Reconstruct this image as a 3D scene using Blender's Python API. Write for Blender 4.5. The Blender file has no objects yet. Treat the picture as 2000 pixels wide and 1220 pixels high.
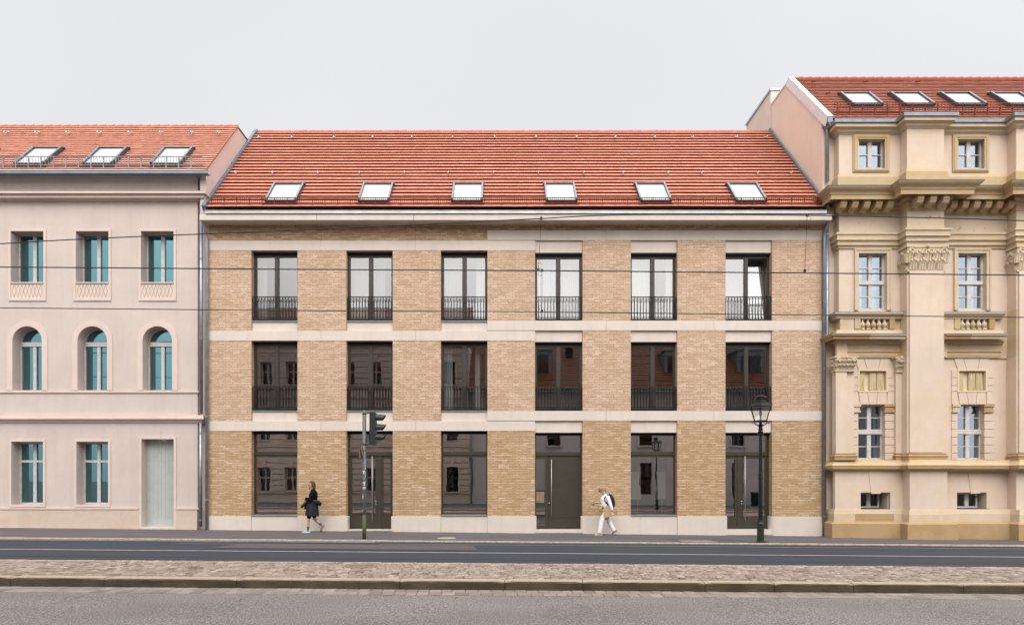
import bpy, math, random
from mathutils import Vector, Matrix
random.seed(7)
SC = bpy.context.scene
COL = SC.collection
R = math.radians

# ------------------------------------------------------------------ camera
F, CX, HY, EYE, D = 1220.0, 977.0, 940.0, 1.85, 22.6
cam_d = bpy.data.cameras.new("camera")
cam = bpy.data.objects.new("camera", cam_d); COL.objects.link(cam)
cam.location = (0, 0, EYE); cam.rotation_euler = (R(90), 0, 0)
cam_d.sensor_width = 36; cam_d.lens = 36*F/2000
cam_d.shift_x = (1000-CX)/2000; cam_d.shift_y = (HY-610)/2000
cam_d.clip_start = 0.05; cam_d.clip_end = 1500
SC.camera = cam
# ------------------------------------------------------------------ world
SUN_EL, SUN_AZ = 48, 12       # sun behind the cloud, behind the camera
w = bpy.data.worlds.new("World"); SC.world = w; w.use_nodes = True
nt = w.node_tree; nt.nodes.clear()
N = nt.nodes.new; L = nt.links.new
out = N('ShaderNodeOutputWorld'); bg = N('ShaderNodeBackground'); L(bg.outputs[0], out.inputs[0])
sky = N('ShaderNodeTexSky'); sky.sky_type = 'NISHITA'; sky.sun_disc = False
sky.sun_elevation = R(SUN_EL); sky.sun_rotation = R(180+SUN_AZ); sky.dust_density = 5
hs = N('ShaderNodeHueSaturation'); hs.inputs['Saturation'].default_value = 0.12; L(sky.outputs[0], hs.inputs['Color'])
tc = N('ShaderNodeTexCoord')
dot = N('ShaderNodeVectorMath'); dot.operation = 'DOT_PRODUCT'; dot.inputs[1].default_value = (0.30, -0.50, 0.81)
L(tc.outputs['Generated'], dot.inputs[0])
mc = N('ShaderNodeClamp'); L(dot.outputs['Value'], mc.inputs[0])
mr = N('ShaderNodeMath'); mr.operation = 'POWER'; mr.inputs[1].default_value = 2.6
L(mc.outputs[0], mr.inputs[0])
cn = N('ShaderNodeTexNoise'); cn.inputs['Scale'].default_value = 2.2; cn.inputs['Detail'].default_value = 5
L(tc.outputs['Generated'], cn.inputs['Vector'])
cm = N('ShaderNodeMapRange'); cm.inputs['From Min'].default_value = .3; cm.inputs['From Max'].default_value = .7
cm.inputs['To Min'].default_value = .965; cm.inputs['To Max'].default_value = 1.02; L(cn.outputs[0], cm.inputs['Value'])
mx = N('ShaderNodeMix'); mx.data_type = 'RGBA'
mx.inputs[6].default_value = (7.4, 7.5, 7.8, 1); mx.inputs[7].default_value = (34.5, 34.4, 34.6, 1)
L(mr.outputs[0], mx.inputs[0])
m2 = N('ShaderNodeVectorMath'); m2.operation = 'SCALE'; L(mx.outputs[2], m2.inputs[0]); L(cm.outputs[0], m2.inputs['Scale'])
m3 = N('ShaderNodeVectorMath'); m3.operation = 'SCALE'; L(hs.outputs[0], m3.inputs[0]); m3.inputs['Scale'].default_value = 0.25
ad = N('ShaderNodeVectorMath'); ad.operation = 'ADD'; L(m2.outputs[0], ad.inputs[0]); L(m3.outputs[0], ad.inputs[1])
L(ad.outputs[0], bg.inputs[0]); bg.inputs[1].default_value = 0.1
sl = bpy.data.lights.new("sun", 'SUN'); sl.energy = 1.35; sl.angle = R(35); sl.color = (1, .96, .9)
so = bpy.data.objects.new("sun", sl); COL.objects.link(so)
a = R(SUN_AZ); e = R(SUN_EL)
sd = Vector((-math.sin(a)*math.cos(e), -math.cos(a)*math.cos(e), math.sin(e)))
so.rotation_euler = sd.to_track_quat('Z', 'Y').to_euler(); so.location = (0, -20, 40)
SC.view_settings.view_transform = 'Standard'; SC.view_settings.look = 'None'
SC.view_settings.exposure = 0.0; SC.view_settings.gamma = 1
SC.render.engine = 'CYCLES'
SC.cycles.max_bounces = 8; SC.cycles.transparent_max_bounces = 12
SC.cycles.use_denoising = True; SC.cycles.caustics_reflective = False; SC.cycles.caustics_refractive = False
SC.render.film_transparent = False

# ------------------------------------------------------------------ helpers
def X(px, d=D): return (px-CX)*d/F
def Z(py, d=D): return EYE+(HY-py)*d/F
def smooth01(t): t = max(0, min(1, t)); return t*t*(3-2*t)
def gz(x, y):
    return -x*(.0077+.0032*max(0, min(1, (y-19.4)/3.2)))
WOFF = {}
def sRGB(r, g, b):
    f = lambda c: (c/255/12.92) if c/255 <= .04045 else ((c/255+.055)/1.055)**2.4
    return (f(r), f(g), f(b))

class MB:
    def __init__(s): s.v = []; s.f = []; s.r = []
    def quad(s, *p, r=0.5):
        n = len(s.v); s.v += [tuple(q) for q in p]; s.f.append(tuple(range(n, n+len(p)))); s.r.append(r); return s
    def box(s, x0, x1, y0, y1, z0, z1, r=0.5):
        n = len(s.v)
        s.v += [(x0,y0,z0),(x1,y0,z0),(x1,y1,z0),(x0,y1,z0),(x0,y0,z1),(x1,y0,z1),(x1,y1,z1),(x0,y1,z1)]
        for q in ((0,3,2,1),(4,5,6,7),(0,1,5,4),(1,2,6,5),(2,3,7,6),(3,0,4,7)):
            s.f.append(tuple(n+i for i in q)); s.r.append(r)
        return s
    def cbox(s, x0, x1, y0, y1, z0, z1, c=.01, r=.5):
        """box with chamfered vertical+top front edges: octagon-ish"""
        n = len(s.v)
        def ring(i, z):
            a, b, cc, dd = x0+i, x1-i, y0+i, y1-i
            return [(a+c,cc,z),(b-c,cc,z),(b,cc+c,z),(b,dd-c,z),(b-c,dd,z),(a+c,dd,z),(a,dd-c,z),(a,cc+c,z)]
        s.v += ring(0, z0)+ring(0, z1-c)+ring(c, z1)
        for k in range(2):
            for i in range(8):
                j = (i+1) % 8
                s.f.append((n+k*8+i, n+k*8+j, n+k*8+8+j, n+k*8+8+i)); s.r.append(r)
        s.f.append(tuple(n+16+i for i in range(8))); s.r.append(r)
        s.f.append(tuple(n+7-i for i in range(8))); s.r.append(r)
        return s
    def prism(s, poly, a0, a1, axis='y', r=.5):
        """poly in (x,z) for axis y, (y,z) for axis x, (x,y) for axis z"""
        n = len(s.v); k = len(poly)
        def P(p, a):
            return (p[0], a, p[1]) if axis == 'y' else ((a, p[0], p[1]) if axis == 'x' else (p[0], p[1], a))
        s.v += [P(p, a0) for p in poly]+[P(p, a1) for p in poly]
        s.f.append(tuple(n+i for i in range(k))); s.r.append(r)
        s.f.append(tuple(n+k+i for i in reversed(range(k)))); s.r.append(r)
        for i in range(k):
            j = (i+1) % k
            s.f.append((n+i, n+k+i, n+k+j, n+j)); s.r.append(r)
        return s
    def tube(s, pts, rad, n=8, cap=True, r=.5, rad2=None):
        pts = [Vector(p) for p in pts]; m = len(pts)
        rads = rad if isinstance(rad, (list, tuple)) else [rad]*m
        rads2 = rad2 if isinstance(rad2, (list, tuple)) else ([rad2]*m if rad2 else rads)
        base = len(s.v); up = None
        for i, p in enumerate(pts):
            t = (pts[min(i+1, m-1)]-pts[max(i-1, 0)]).normalized()
            if up is None:
                up = Vector((0, 1, 0)) if abs(t.y) < .9 else Vector((0, 0, 1))
            side = t.cross(up)
            if side.length < 1e-5: side = t.cross(Vector((1, .1, 0)))
            side.normalize(); up = side.cross(t).normalized()
            for k in range(n):
                a = 2*math.pi*k/n
                s.v.append(tuple(p+side*math.cos(a)*rads[i]+up*math.sin(a)*rads2[i]))
        for i in range(m-1):
            for k in range(n):
                j = (k+1) % n
                s.f.append((base+i*n+k, base+i*n+j, base+(i+1)*n+j, base+(i+1)*n+k)); s.r.append(r)
        if cap:
            s.f.append(tuple(base+k for k in reversed(range(n)))); s.r.append(r)
            s.f.append(tuple(base+(m-1)*n+k for k in range(n))); s.r.append(r)
        return s
    def lathe(s, c, prof, n=12, rot=0, r=.5, sx=1, sy=1):
        """prof: (radius, z) absolute z offset from c"""
        base = len(s.v); m = len(prof)
        for (q, z) in prof:
            for k in range(n):
                a = 2*math.pi*k/n+rot
                s.v.append((c[0]+q*sx*math.cos(a), c[1]+q*sy*math.sin(a), c[2]+z))
        for i in range(m-1):
            for k in range(n):
                j = (k+1) % n
                s.f.append((base+i*n+k, base+i*n+j, base+(i+1)*n+j, base+(i+1)*n+k)); s.r.append(r)
        s.f.append(tuple(base+k for k in reversed(range(n)))); s.r.append(r)
        s.f.append(tuple(base+(m-1)*n+k for k in range(n))); s.r.append(r)
        return s
    def ball(s, c, rx, ry=None, rz=None, n=10, m=7, r=.5):
        ry = ry or rx; rz = rz or rx
        return s.lathe(c, [(max(1e-4, math.sin(math.pi*i/m))*1.0, -math.cos(math.pi*i/m)*rz) for i in range(m+1)], n, 0, r, rx, ry)
    def sweep(s, path, prof, r=.5, inner=.06):
        """path in plan going with outward on its right; prof (out, z) from top to bottom"""
        P = [Vector(p) for p in path]; nrm = []
        for i in range(len(P)-1):
            d = (P[i+1]-P[i]).normalized(); nrm.append(Vector((d.y, -d.x)))
        offs = []
        for i in range(len(P)):
            if i == 0: offs.append(nrm[0])
            elif i == len(P)-1: offs.append(nrm[-1])
            else:
                a, b = nrm[i-1], nrm[i]; offs.append((a+b)/(1+a.dot(b)))
        full = [(-inner, prof[0][1])]+list(prof)+[(-inner, prof[-1][1])]
        k = len(full); base = len(s.v)
        for i, p in enumerate(P):
            for (o, z) in full:
                q = p+offs[i]*o; s.v.append((q.x, q.y, z))
        for i in range(len(P)-1):
            for j in range(k):
                jj = (j+1) % k
                s.f.append((base+i*k+j, base+(i+1)*k+j, base+(i+1)*k+jj, base+i*k+jj)); s.r.append(r)
        s.f.append(tuple(base+j for j in range(k))); s.r.append(r)
        s.f.append(tuple(base+(len(P)-1)*k+j for j in reversed(range(k)))); s.r.append(r)
        return s
    def wall(s, x0, x1, z0, z1, y0, y1, holes=()):
        xs = sorted({x0, x1, *[max(x0, min(x1, h[i])) for h in holes for i in (0, 1)]})
        zs = sorted({z0, z1, *[max(z0, min(z1, h[i])) for h in holes for i in (2, 3)]})
        for i in range(len(xs)-1):
            j = 0
            while j < len(zs)-1:
                def solid(jj):
                    cx, cz = (xs[i]+xs[i+1])/2, (zs[jj]+zs[jj+1])/2
                    return not any(h[0] < cx < h[1] and h[2] < cz < h[3] for h in holes)
                if solid(j):
                    k = j
                    while k < len(zs)-1 and solid(k): k += 1
                    s.box(xs[i], xs[i+1], y0, y1, zs[j], zs[k]); j = k
                else: j += 1
        return s
    def build(s, name, mat, parent=None, loc=(0, 0, 0), smooth=False, **tags):
        off = Vector(WOFF.get(parent.name, (0, 0, 0))) if parent else Vector(loc)
        me = bpy.data.meshes.new(name)
        me.from_pydata([(v[0]-off.x, v[1]-off.y, v[2]-off.z) for v in s.v], [], s.f)
        at = me.attributes.new('rnd', 'FLOAT', 'FACE')
        at.data.foreach_set('value', s.r)
        if smooth: me.polygons.foreach_set('use_smooth', [True]*len(me.polygons))
        if mat: me.materials.append(mat)
        me.update()
        if smooth: fix_normals(me)
        o = bpy.data.objects.new(name, me); COL.objects.link(o)
        if parent: o.parent = parent; WOFF[o.name] = tuple(off)
        else: o.location = off; WOFF[o.name] = tuple(off)
        tag(o, **tags); return o
def fix_normals(me):
    import bmesh
    bm = bmesh.new(); bm.from_mesh(me); bmesh.ops.recalc_face_normals(bm, faces=bm.faces); bm.to_mesh(me); bm.free()
def tag(o, label=None, cat=None, group=None, kind=None):
    if label: o['label'] = label
    if cat: o['category'] = cat
    if group: o['group'] = group
    if kind: o['kind'] = kind
    return o
def empty(name, loc, label, cat, group=None, kind=None):
    o = bpy.data.objects.new(name, None); COL.objects.link(o); o.location = loc; o.empty_display_size = .2
    WOFF[o.name] = tuple(loc); return tag(o, label, cat, group, kind)
def copy_tree(o, parent=None):
    c = o.copy(); COL.objects.link(c)
    if parent: c.parent = parent
    for ch in o.children: copy_tree(ch, c)
    return c

# ------------------------------------------------------------------ materials
def mat(name):
    m = bpy.data.materials.new(name); m.use_nodes = True
    nt = m.node_tree; b = nt.nodes['Principled BSDF']
    return m, nt, b, nt.nodes.new, nt.links.new
def coords(nt, kind='Object'):
    t = nt.nodes.new('ShaderNodeTexCoord'); return t.outputs[kind]
def noise(nt, vec, scale, detail=4, rough=.55):
    n = nt.nodes.new('ShaderNodeTexNoise'); n.inputs['Scale'].default_value = scale
    n.inputs['Detail'].default_value = detail; n.inputs['Roughness'].default_value = rough
    nt.links.new(vec, n.inputs['Vector']); return n.outputs['Fac']
def mapr(nt, v, a, b, c, d):
    n = nt.nodes.new('ShaderNodeMapRange')
    for k, x in zip(('From Min', 'From Max', 'To Min', 'To Max'), (a, b, c, d)): n.inputs[k].default_value = x
    nt.links.new(v, n.inputs['Value']); return n.outputs[0]
def ramp(nt, v, stops):
    n = nt.nodes.new('ShaderNodeValToRGB'); cr = n.color_ramp
    while len(cr.elements) < len(stops): cr.elements.new(.5)
    for e, (p, c) in zip(cr.elements, stops): e.position = p; e.color = (*c, 1)
    nt.links.new(v, n.inputs[0]); return n.outputs[0]
def mixc(nt, fac, a, b, mode='MIX'):
    n = nt.nodes.new('ShaderNodeMix'); n.data_type = 'RGBA'; n.blend_type = mode
    for sock, val in ((n.inputs[0], fac), (n.inputs[6], a), (n.inputs[7], b)):
        if isinstance(val, (int, float)): sock.default_value = val
        elif isinstance(val, tuple): sock.default_value = (*val, 1)
        else: nt.links.new(val, sock)
    return n.outputs[2]
def bump(nt, b, h, dist, strength=1):
    n = nt.nodes.new('ShaderNodeBump'); n.inputs['Distance'].default_value = dist; n.inputs['Strength'].default_value = strength
    nt.links.new(h, n.inputs['Height']); nt.links.new(n.outputs[0], b.inputs['Normal'])
def scalev(nt, v, s):
    n = nt.nodes.new('ShaderNodeMapping'); n.inputs['Scale'].default_value = s
    nt.links.new(v, n.inputs['Vector']); return n.outputs[0]

def plain(name, col, rough=.6, metal=0, var=.12, scale=6, bmp=0.0, spec=.4):
    m, nt, b, N, Lk = mat(name)
    v = coords(nt); n1 = noise(nt, v, scale, 5)
    c = mixc(nt, mapr(nt, n1, .3, .7, 0, 1), tuple(x*(1-var) for x in col), tuple(min(1, x*(1+var)) for x in col))
    Lk(c, b.inputs['Base Color']); b.inputs['Roughness'].default_value = rough; b.inputs['Metallic'].default_value = metal
    b.inputs['Specular IOR Level'].default_value = spec
    if bmp: bump(nt, b, noise(nt, v, scale*8, 4), bmp)
    return m
def stucco(name, col, stain=None, stain_amt=.5, grain=40, streak=False):
    m, nt, b, N, Lk = mat(name); v = coords(nt)
    big = noise(nt, v, .7, 5, .6); med = noise(nt, v, 5, 5, .6)
    c = mixc(nt, mapr(nt, big, .35, .65, 0, 1), tuple(x*.93 for x in col), tuple(min(1, x*1.05) for x in col))
    c = mixc(nt, mapr(nt, med, .3, .7, 0, .5), c, tuple(x*.93 for x in col))
    if streak:
        sv = scalev(nt, v, (5, 5, .5)); sn = noise(nt, sv, 1, 5, .6)
        c = mixc(nt, mapr(nt, sn, .5, .75, 0, .35), c, tuple(x*.8 for x in col))
    if stain:
        sn = noise(nt, v, 1.3, 6, .65)
        c = mixc(nt, mapr(nt, sn, .46, .62, 0, stain_amt), c, stain)
    Lk(c, b.inputs['Base Color']); b.inputs['Roughness'].default_value = .85; b.inputs['Specular IOR Level'].default_value = .2
    bump(nt, b, noise(nt, v, grain, 4), .004)
    return m
def brick(name, cols, mortar, amt=1):
    m, nt, b, N, Lk = mat(name); v = coords(nt)
    sx = N('ShaderNodeSeparateXYZ'); Lk(v, sx.inputs[0])
    ad = N('ShaderNodeMath'); ad.operation = 'ADD'; Lk(sx.outputs[0], ad.inputs[0]); Lk(sx.outputs[1], ad.inputs[1])
    cb = N('ShaderNodeCombineXYZ'); Lk(ad.outputs[0], cb.inputs[0]); Lk(sx.outputs[2], cb.inputs[1])
    bt = N('ShaderNodeTexBrick'); Lk(cb.outputs[0], bt.inputs['Vector'])
    bt.inputs['Color1'].default_value = (0, 0, 0, 1); bt.inputs['Color2'].default_value = (1, 1, 1, 1)
    bt.inputs['Mortar'].default_value = (.5, .5, .5, 1)
    bt.inputs['Scale'].default_value = 1; bt.inputs['Brick Width'].default_value = .262; bt.inputs['Row Height'].default_value = .0605
    bt.inputs['Mortar Size'].default_value = .0085; bt.inputs['Mortar Smooth'].default_value = .15
    bt.offset = .37; bt.offset_frequency = 2; bt.squash = .8; bt.squash_frequency = 3
    t = mapr(nt, bt.outputs['Color'], 0, 1, 0, 1)
    big = noise(nt, v, .8, 4); t2 = N('ShaderNodeMath'); t2.operation = 'ADD'
    Lk(t, t2.inputs[0]); Lk(mapr(nt, big, .3, .7, -.09, .09), t2.inputs[1])
    c = ramp(nt, t2.outputs[0], cols)
    fine = noise(nt, v, 30, 4)
    c = mixc(nt, mapr(nt, fine, .3, .7, 0, .25), c, mortar)
    c = mixc(nt, bt.outputs['Fac'], c, mortar)
    Lk(c, b.inputs['Base Color']); b.inputs['Roughness'].default_value = .88; b.inputs['Specular IOR Level'].default_value = .15
    inv = mapr(nt, bt.outputs['Fac'], 0, 1, 1, 0)
    a2 = N('ShaderNodeMath'); a2.operation = 'MULTIPLY_ADD'; Lk(fine, a2.inputs[0]); a2.inputs[1].default_value = .4; Lk(inv, a2.inputs[2])
    bump(nt, b, a2.outputs[0], .012)
    return m
BR_UP = brick("sand_brick_upper", [(0, (.55, .37, .24)), (.3, (.645, .44, .305)), (.65, (.695, .485, .355)), (.9, (.735, .53, .40)), (1, (.81, .62, .495))], (.37, .265, .17))
BR_LO = brick("sand_brick_ground", [(0, (.47, .31, .165)), (.35, (.56, .375, .22)), (.68, (.61, .42, .265)), (.9, (.67, .475, .325)), (1, (.74, .555, .415))], (.34, .23, .13))
BR_TOP = brick("sand_brick_frieze", [(0, (.42, .28, .145)), (.4, (.54, .37, .215)), (.75, (.63, .435, .275)), (1, (.76, .57, .40))], (.34, .235, .135))
STONE = stucco("cast_stone", (.655, .57, .50), grain=60, streak=True)
STONE_P = stucco("plinth_stone", (.65, .575, .505), grain=25, streak=True)
STUC_L = stucco("rose_stucco", (.585, .49, .44), grain=50, streak=True)
STUC_LT = stucco("rose_trim", (.65, .53, .465), grain=50)
STUC_G = stucco("gable_render", (.60, .50, .455), grain=30)
STUC_R = stucco("peach_stucco", (.67, .54, .435), stain=(.62, .47, .33), stain_amt=.5, grain=30, streak=True)
STUC_RG = stucco("peach_gable_render", (.76, .645, .545), stain=(.73, .60, .49), stain_amt=.5, grain=30, streak=True)
SAND = stucco("yellow_sandstone", (.52, .40, .25), stain=(.50, .34, .15), stain_amt=.6, grain=35, streak=True)
SAND_Y = stucco("ochre_sandstone", (.44, .305, .165), stain=(.38, .235, .11), stain_amt=.6, grain=35, streak=True)
SAND_P = stucco("pale_sandstone", (.60, .485, .355), stain=(.54, .39, .22), stain_amt=.5, grain=35, streak=True)
SAND_S = stucco("spotted_sandstone", (.62, .50, .37), stain=(.50, .26, .09), stain_amt=.0, grain=35)
def spotted():
    m = SAND_S; nt = m.node_tree; b = nt.nodes['Principled BSDF']; v = coords(nt)
    n = noise(nt, v, 3.2, 8, .7); old = b.inputs['Base Color'].links[0].from_socket
    nt.links.new(mixc(nt, mapr(nt, n, .60, .66, 0, .9), old, (.42, .19, .06)), b.inputs['Base Color'])
spotted()
CURTREL = stucco("ochre_relief", (.68, .57, .37), grain=30)
def tiles(name, cols):
    m, nt, b, N, Lk = mat(name); v = coords(nt)
    at = N('ShaderNodeAttribute'); at.attribute_name = 'rnd'
    c = ramp(nt, at.outputs['Fac'], cols)
    n = noise(nt, v, 1.1, 5); c = mixc(nt, mapr(nt, n, .35, .7, 0, .45), c, tuple(x*.8 for x in cols[1][1]))
    n2 = noise(nt, v, 25, 4); c = mixc(nt, mapr(nt, n2, .3, .7, 0, .25), c, cols[0][1])
    Lk(c, b.inputs['Base Color']); b.inputs['Roughness'].default_value = .62; b.inputs['Specular IOR Level'].default_value = .3
    bump(nt, b, n2, .003); return m
TILE = tiles("terracotta_tile", [(0, (.47, .165, .10)), (.5, (.54, .205, .135)), (1, (.60, .25, .172))])
TILE_R = tiles("dark_red_tile", [(0, (.36, .12, .075)), (.5, (.46, .17, .11)), (1, (.55, .225, .155))])
RUST = plain("rust_red_metal", (.20, .045, .02), .6, .2)
UNDER = plain("roof_batten_dark", (.05, .02, .012), .9)
ZINC = plain("zinc", (.42, .44, .46), .38, .75, .12, 5)
ZINC_B = plain("blue_grey_zinc", (.20, .235, .27), .45, .5, .15, 5)
GUT = plain("bright_zinc", (.44, .43, .42), .4, .5, .15, 3)
PIPE = plain("downpipe_zinc", (.27, .30, .33), .4, .65, .18, 4)
PIPE2 = plain("grey_downpipe_metal", (.34, .35, .37), .45, .5, .2, 4)
WHITE = plain("white_verge_paint", (.70, .68, .66), .6)
BRONZE = plain("bronze_frame", (.068, .058, .044), .42, .35, .08, 4)
BRONZE_F = plain("window_frame_bronze", (.058, .048, .042), .4, .35, .08, 4)
DARK = plain("dark_rail_metal", (.009, .008, .009), .55, 0, .1, 6, 0, .25)
BLACKM = plain("black_cast_iron", (.020, .021, .022), .42, .5, .2, 8)
GREENBLK = plain("lamp_base_green_black", (.028, .030, .022), .5, .3, .25, 8)
STEEL = plain("brushed_steel", (.46, .43, .39), .5, .7, .05)
FRAMEG = plain("grey_green_frame", (.50, .50, .47), .5)
FRAMEW = plain("white_window_frame", (.54, .52, .49), .5)
DOORG = plain("sage_door_paint", (.42, .44, .415), .5, 0, .06, 3)
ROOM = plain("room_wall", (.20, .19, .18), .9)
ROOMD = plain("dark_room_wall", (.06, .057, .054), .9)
CURT = plain("curtain_white", (.80, .80, .78), .9, 0, .03)
CURT2 = plain("curtain_grey", (.5, .51, .50), .9, 0, .04)
BLINDM = plain("skylight_blind", (.66, .655, .635), .5, 0, .02)
CARD = plain("display_board", (.75, .73, .68), .7, 0, .03)
BRASS = plain("brass_plate", (.42, .33, .22), .35, .6)
def glass(name, fac, tint=(1, 1, 1), ttint=(.8, .82, .82), wav=.0007):
    m, nt, b, N, Lk = mat(name); nt.nodes.remove(b)
    o = nt.nodes['Material Output']; g = N('ShaderNodeBsdfGlossy'); t = N('ShaderNodeBsdfTransparent'); x = N('ShaderNodeMixShader')
    g.inputs['Color'].default_value = (*tint, 1); g.inputs['Roughness'].default_value = 0.0
    t.inputs['Color'].default_value = (*ttint, 1); x.inputs[0].default_value = fac
    v = coords(nt); bn = N('ShaderNodeBump'); bn.inputs['Distance'].default_value = wav
    Lk(noise(nt, scalev(nt, v, (1, 1, .6)), 1.6, 2), bn.inputs['Height']); Lk(bn.outputs[0], g.inputs['Normal'])
    Lk(t.outputs[0], x.inputs[1]); Lk(g.outputs[0], x.inputs[2]); Lk(x.outputs[0], o.inputs[0]); return m
GLASS = glass("window_glass", .30, (1, .97, .96), (.72, .74, .74))
GLASS_G = glass("shop_glass", .50, (1, .97, .95), (.6, .62, .62), .0011)
GLASS_O = glass("dark_old_glass", .05, (1, 1, 1), (.5, .5, .5))
GLASS_T = glass("teal_glass", .46, (.30, .62, .70), (.25, .5, .5))
GLASS_R = glass("old_glass", .30, (.75, .87, 1.0), (.75, .8, .85), .0012)
GLASS_L = glass("lantern_glass", .12, (1, 1, 1), (.95, .95, .93))
def asphalt(name, c0, c1, c2, sc=90, big=.25, bmp=.006, tintnoise=None):
    m, nt, b, N, Lk = mat(name); v = coords(nt)
    n = noise(nt, v, sc, 3, .75); c = ramp(nt, n, [(.33, c0), (.5, c1), (.68, c2)])
    bg = noise(nt, scalev(nt, v, (.35, 1, 1)), .9, 5)
    c = mixc(nt, mapr(nt, bg, .35, .7, 0, big), c, c0)
    if tintnoise: c = mixc(nt, mapr(nt, noise(nt, scalev(nt, v, (.12, 1.6, 1)), 1.2, 4), .42, .62, 0, .8), c, tintnoise)
    Lk(c, b.inputs['Base Color']); b.inputs['Roughness'].default_value = .85; b.inputs['Specular IOR Level'].default_value = .25
    bump(nt, b, n, bmp); return m
ASPH_N = asphalt("coarse_asphalt", (.05, .044, .042), (.20, .178, .168), (.52, .46, .415), 50, .25, .012)
ASPH_F = asphalt("blue_asphalt", (.022, .028, .037), (.036, .046, .060), (.07, .078, .09), 110, .3, .004, (.05, .05, .056))
ASPH_P = asphalt("pavement_asphalt", (.065, .058, .062), (.105, .094, .10), (.17, .152, .157), 80, .35, .004, (.125, .113, .118))
EARTH = asphalt("ground_earth", (.10, .095, .09), (.14, .13, .12), (.2, .19, .18), 20)
def rnd_stone(name, cols, rough=.8, bsc=35):
    m, nt, b, N, Lk = mat(name); v = coords(nt); at = N('ShaderNodeAttribute'); at.attribute_name = 'rnd'
    c = ramp(nt, at.outputs['Fac'], cols); n = noise(nt, v, bsc, 5)
    c = mixc(nt, mapr(nt, n, .3, .7, 0, .45), c, cols[0][1])
    Lk(c, b.inputs['Base Color']); b.inputs['Roughness'].default_value = rough; b.inputs['Specular IOR Level'].default_value = .2
    bump(nt, b, n, .006); return m
COB = rnd_stone("cobble", [(0, (.16, .12, .093)), (.4, (.30, .238, .195)), (.75, (.37, .30, .25)), (1, (.46, .385, .33))])
SETT = rnd_stone("gutter_sett", [(0, (.19, .16, .14)), (.5, (.28, .24, .212)), (1, (.36, .31, .28))])
JOINT = plain("sand_joint", (.13, .10, .065), .95, 0, .3, 12)
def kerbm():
    m, nt, b, N, Lk = mat("mossy_shade_painted_kerb"); v = coords(nt)
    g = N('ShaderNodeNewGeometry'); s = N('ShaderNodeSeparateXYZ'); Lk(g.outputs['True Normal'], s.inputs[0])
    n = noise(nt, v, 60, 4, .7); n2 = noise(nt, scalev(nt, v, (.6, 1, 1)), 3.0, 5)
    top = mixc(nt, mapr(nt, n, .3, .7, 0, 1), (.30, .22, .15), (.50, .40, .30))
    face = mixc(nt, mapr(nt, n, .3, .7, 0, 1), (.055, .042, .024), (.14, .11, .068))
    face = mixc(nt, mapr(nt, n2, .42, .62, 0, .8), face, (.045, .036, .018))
    c = mixc(nt, mapr(nt, s.outputs[2], .3, .9, 0, 1), face, top)  # shaded face and skylit top painted in by normal, on top of moss
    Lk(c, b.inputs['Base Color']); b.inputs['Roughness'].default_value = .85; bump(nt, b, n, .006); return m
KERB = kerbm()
KERB_F = plain("far_kerb_granite", (.40, .32, .25), .8, 0, .3, 12)
PAINT = plain("worn_white_line", (.72, .72, .72), .7, 0, .35, 14)
RAILS = plain("polished_rail", (.62, .62, .64), .45, .3)
IRON = plain("cover_iron", (.17, .13, .10), .6, .4, .2, 30)
LEAF = plain("weed_leaf", (.06, .11, .03), .7)

# ------------------------------------------------------------------ the street
def strip(name, y0, y1, l0, l1, m, kind='structure', x0=-34, x1=34, nx=34, ny=3, label=None, cat=None):
    b = MB()
    for i in range(nx):
        for j in range(ny):
            xa, xb = x0+(x1-x0)*i/nx, x0+(x1-x0)*(i+1)/nx
            ya, yb = y0+(y1-y0)*j/ny, y0+(y1-y0)*(j+1)/ny
            la, lb = l0+(l1-l0)*j/ny, l0+(l1-l0)*(j+1)/ny
            b.quad((xa, ya, gz(xa, ya)+la), (xb, ya, gz(xb, ya)+la), (xb, yb, gz(xb, yb)+lb), (xa, yb, gz(xa, yb)+lb))
    return b.build(name, m, kind=kind)
g = MB(); g.quad((-500, -500, -.0077*-500-.9), (500, -500, -.0077*500-.9), (500, 500, -.0077*500-.9), (-500, 500, -.0077*-500-.9))
g.build("ground", EARTH, kind='structure')
strip("pavement", 19.45, 23.4, 0, 0, ASPH_P)
strip("road", 12.8, 19.31, -.03, -.035, ASPH_F)
strip("near_road", 6.6, 10.13, 0.0, 0.0, ASPH_N)
strip("near_pavement", -3.0, 6.45, .12, .12, ASPH_P)
b = MB()
x = -34
while x < 34:
    l = .9+random.random()*.3; b.cbox(x, x+l-.008, 19.30, 19.46, gz(x+l/2, 19.4)-.3, gz(x+l/2, 19.4)+.004, .008); x += l
b.build("far_kerb", KERB_F, kind='structure')
b = MB(); x = -34
while x < 34:
    l = 1.0; b.cbox(x, x+l-.008, 6.44, 6.60, gz(x+l/2, 6.5)-.3, gz(x+l/2, 6.5)+.125, .01); x += l
b.build("near_kerb", KERB_F, kind='structure')
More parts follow.
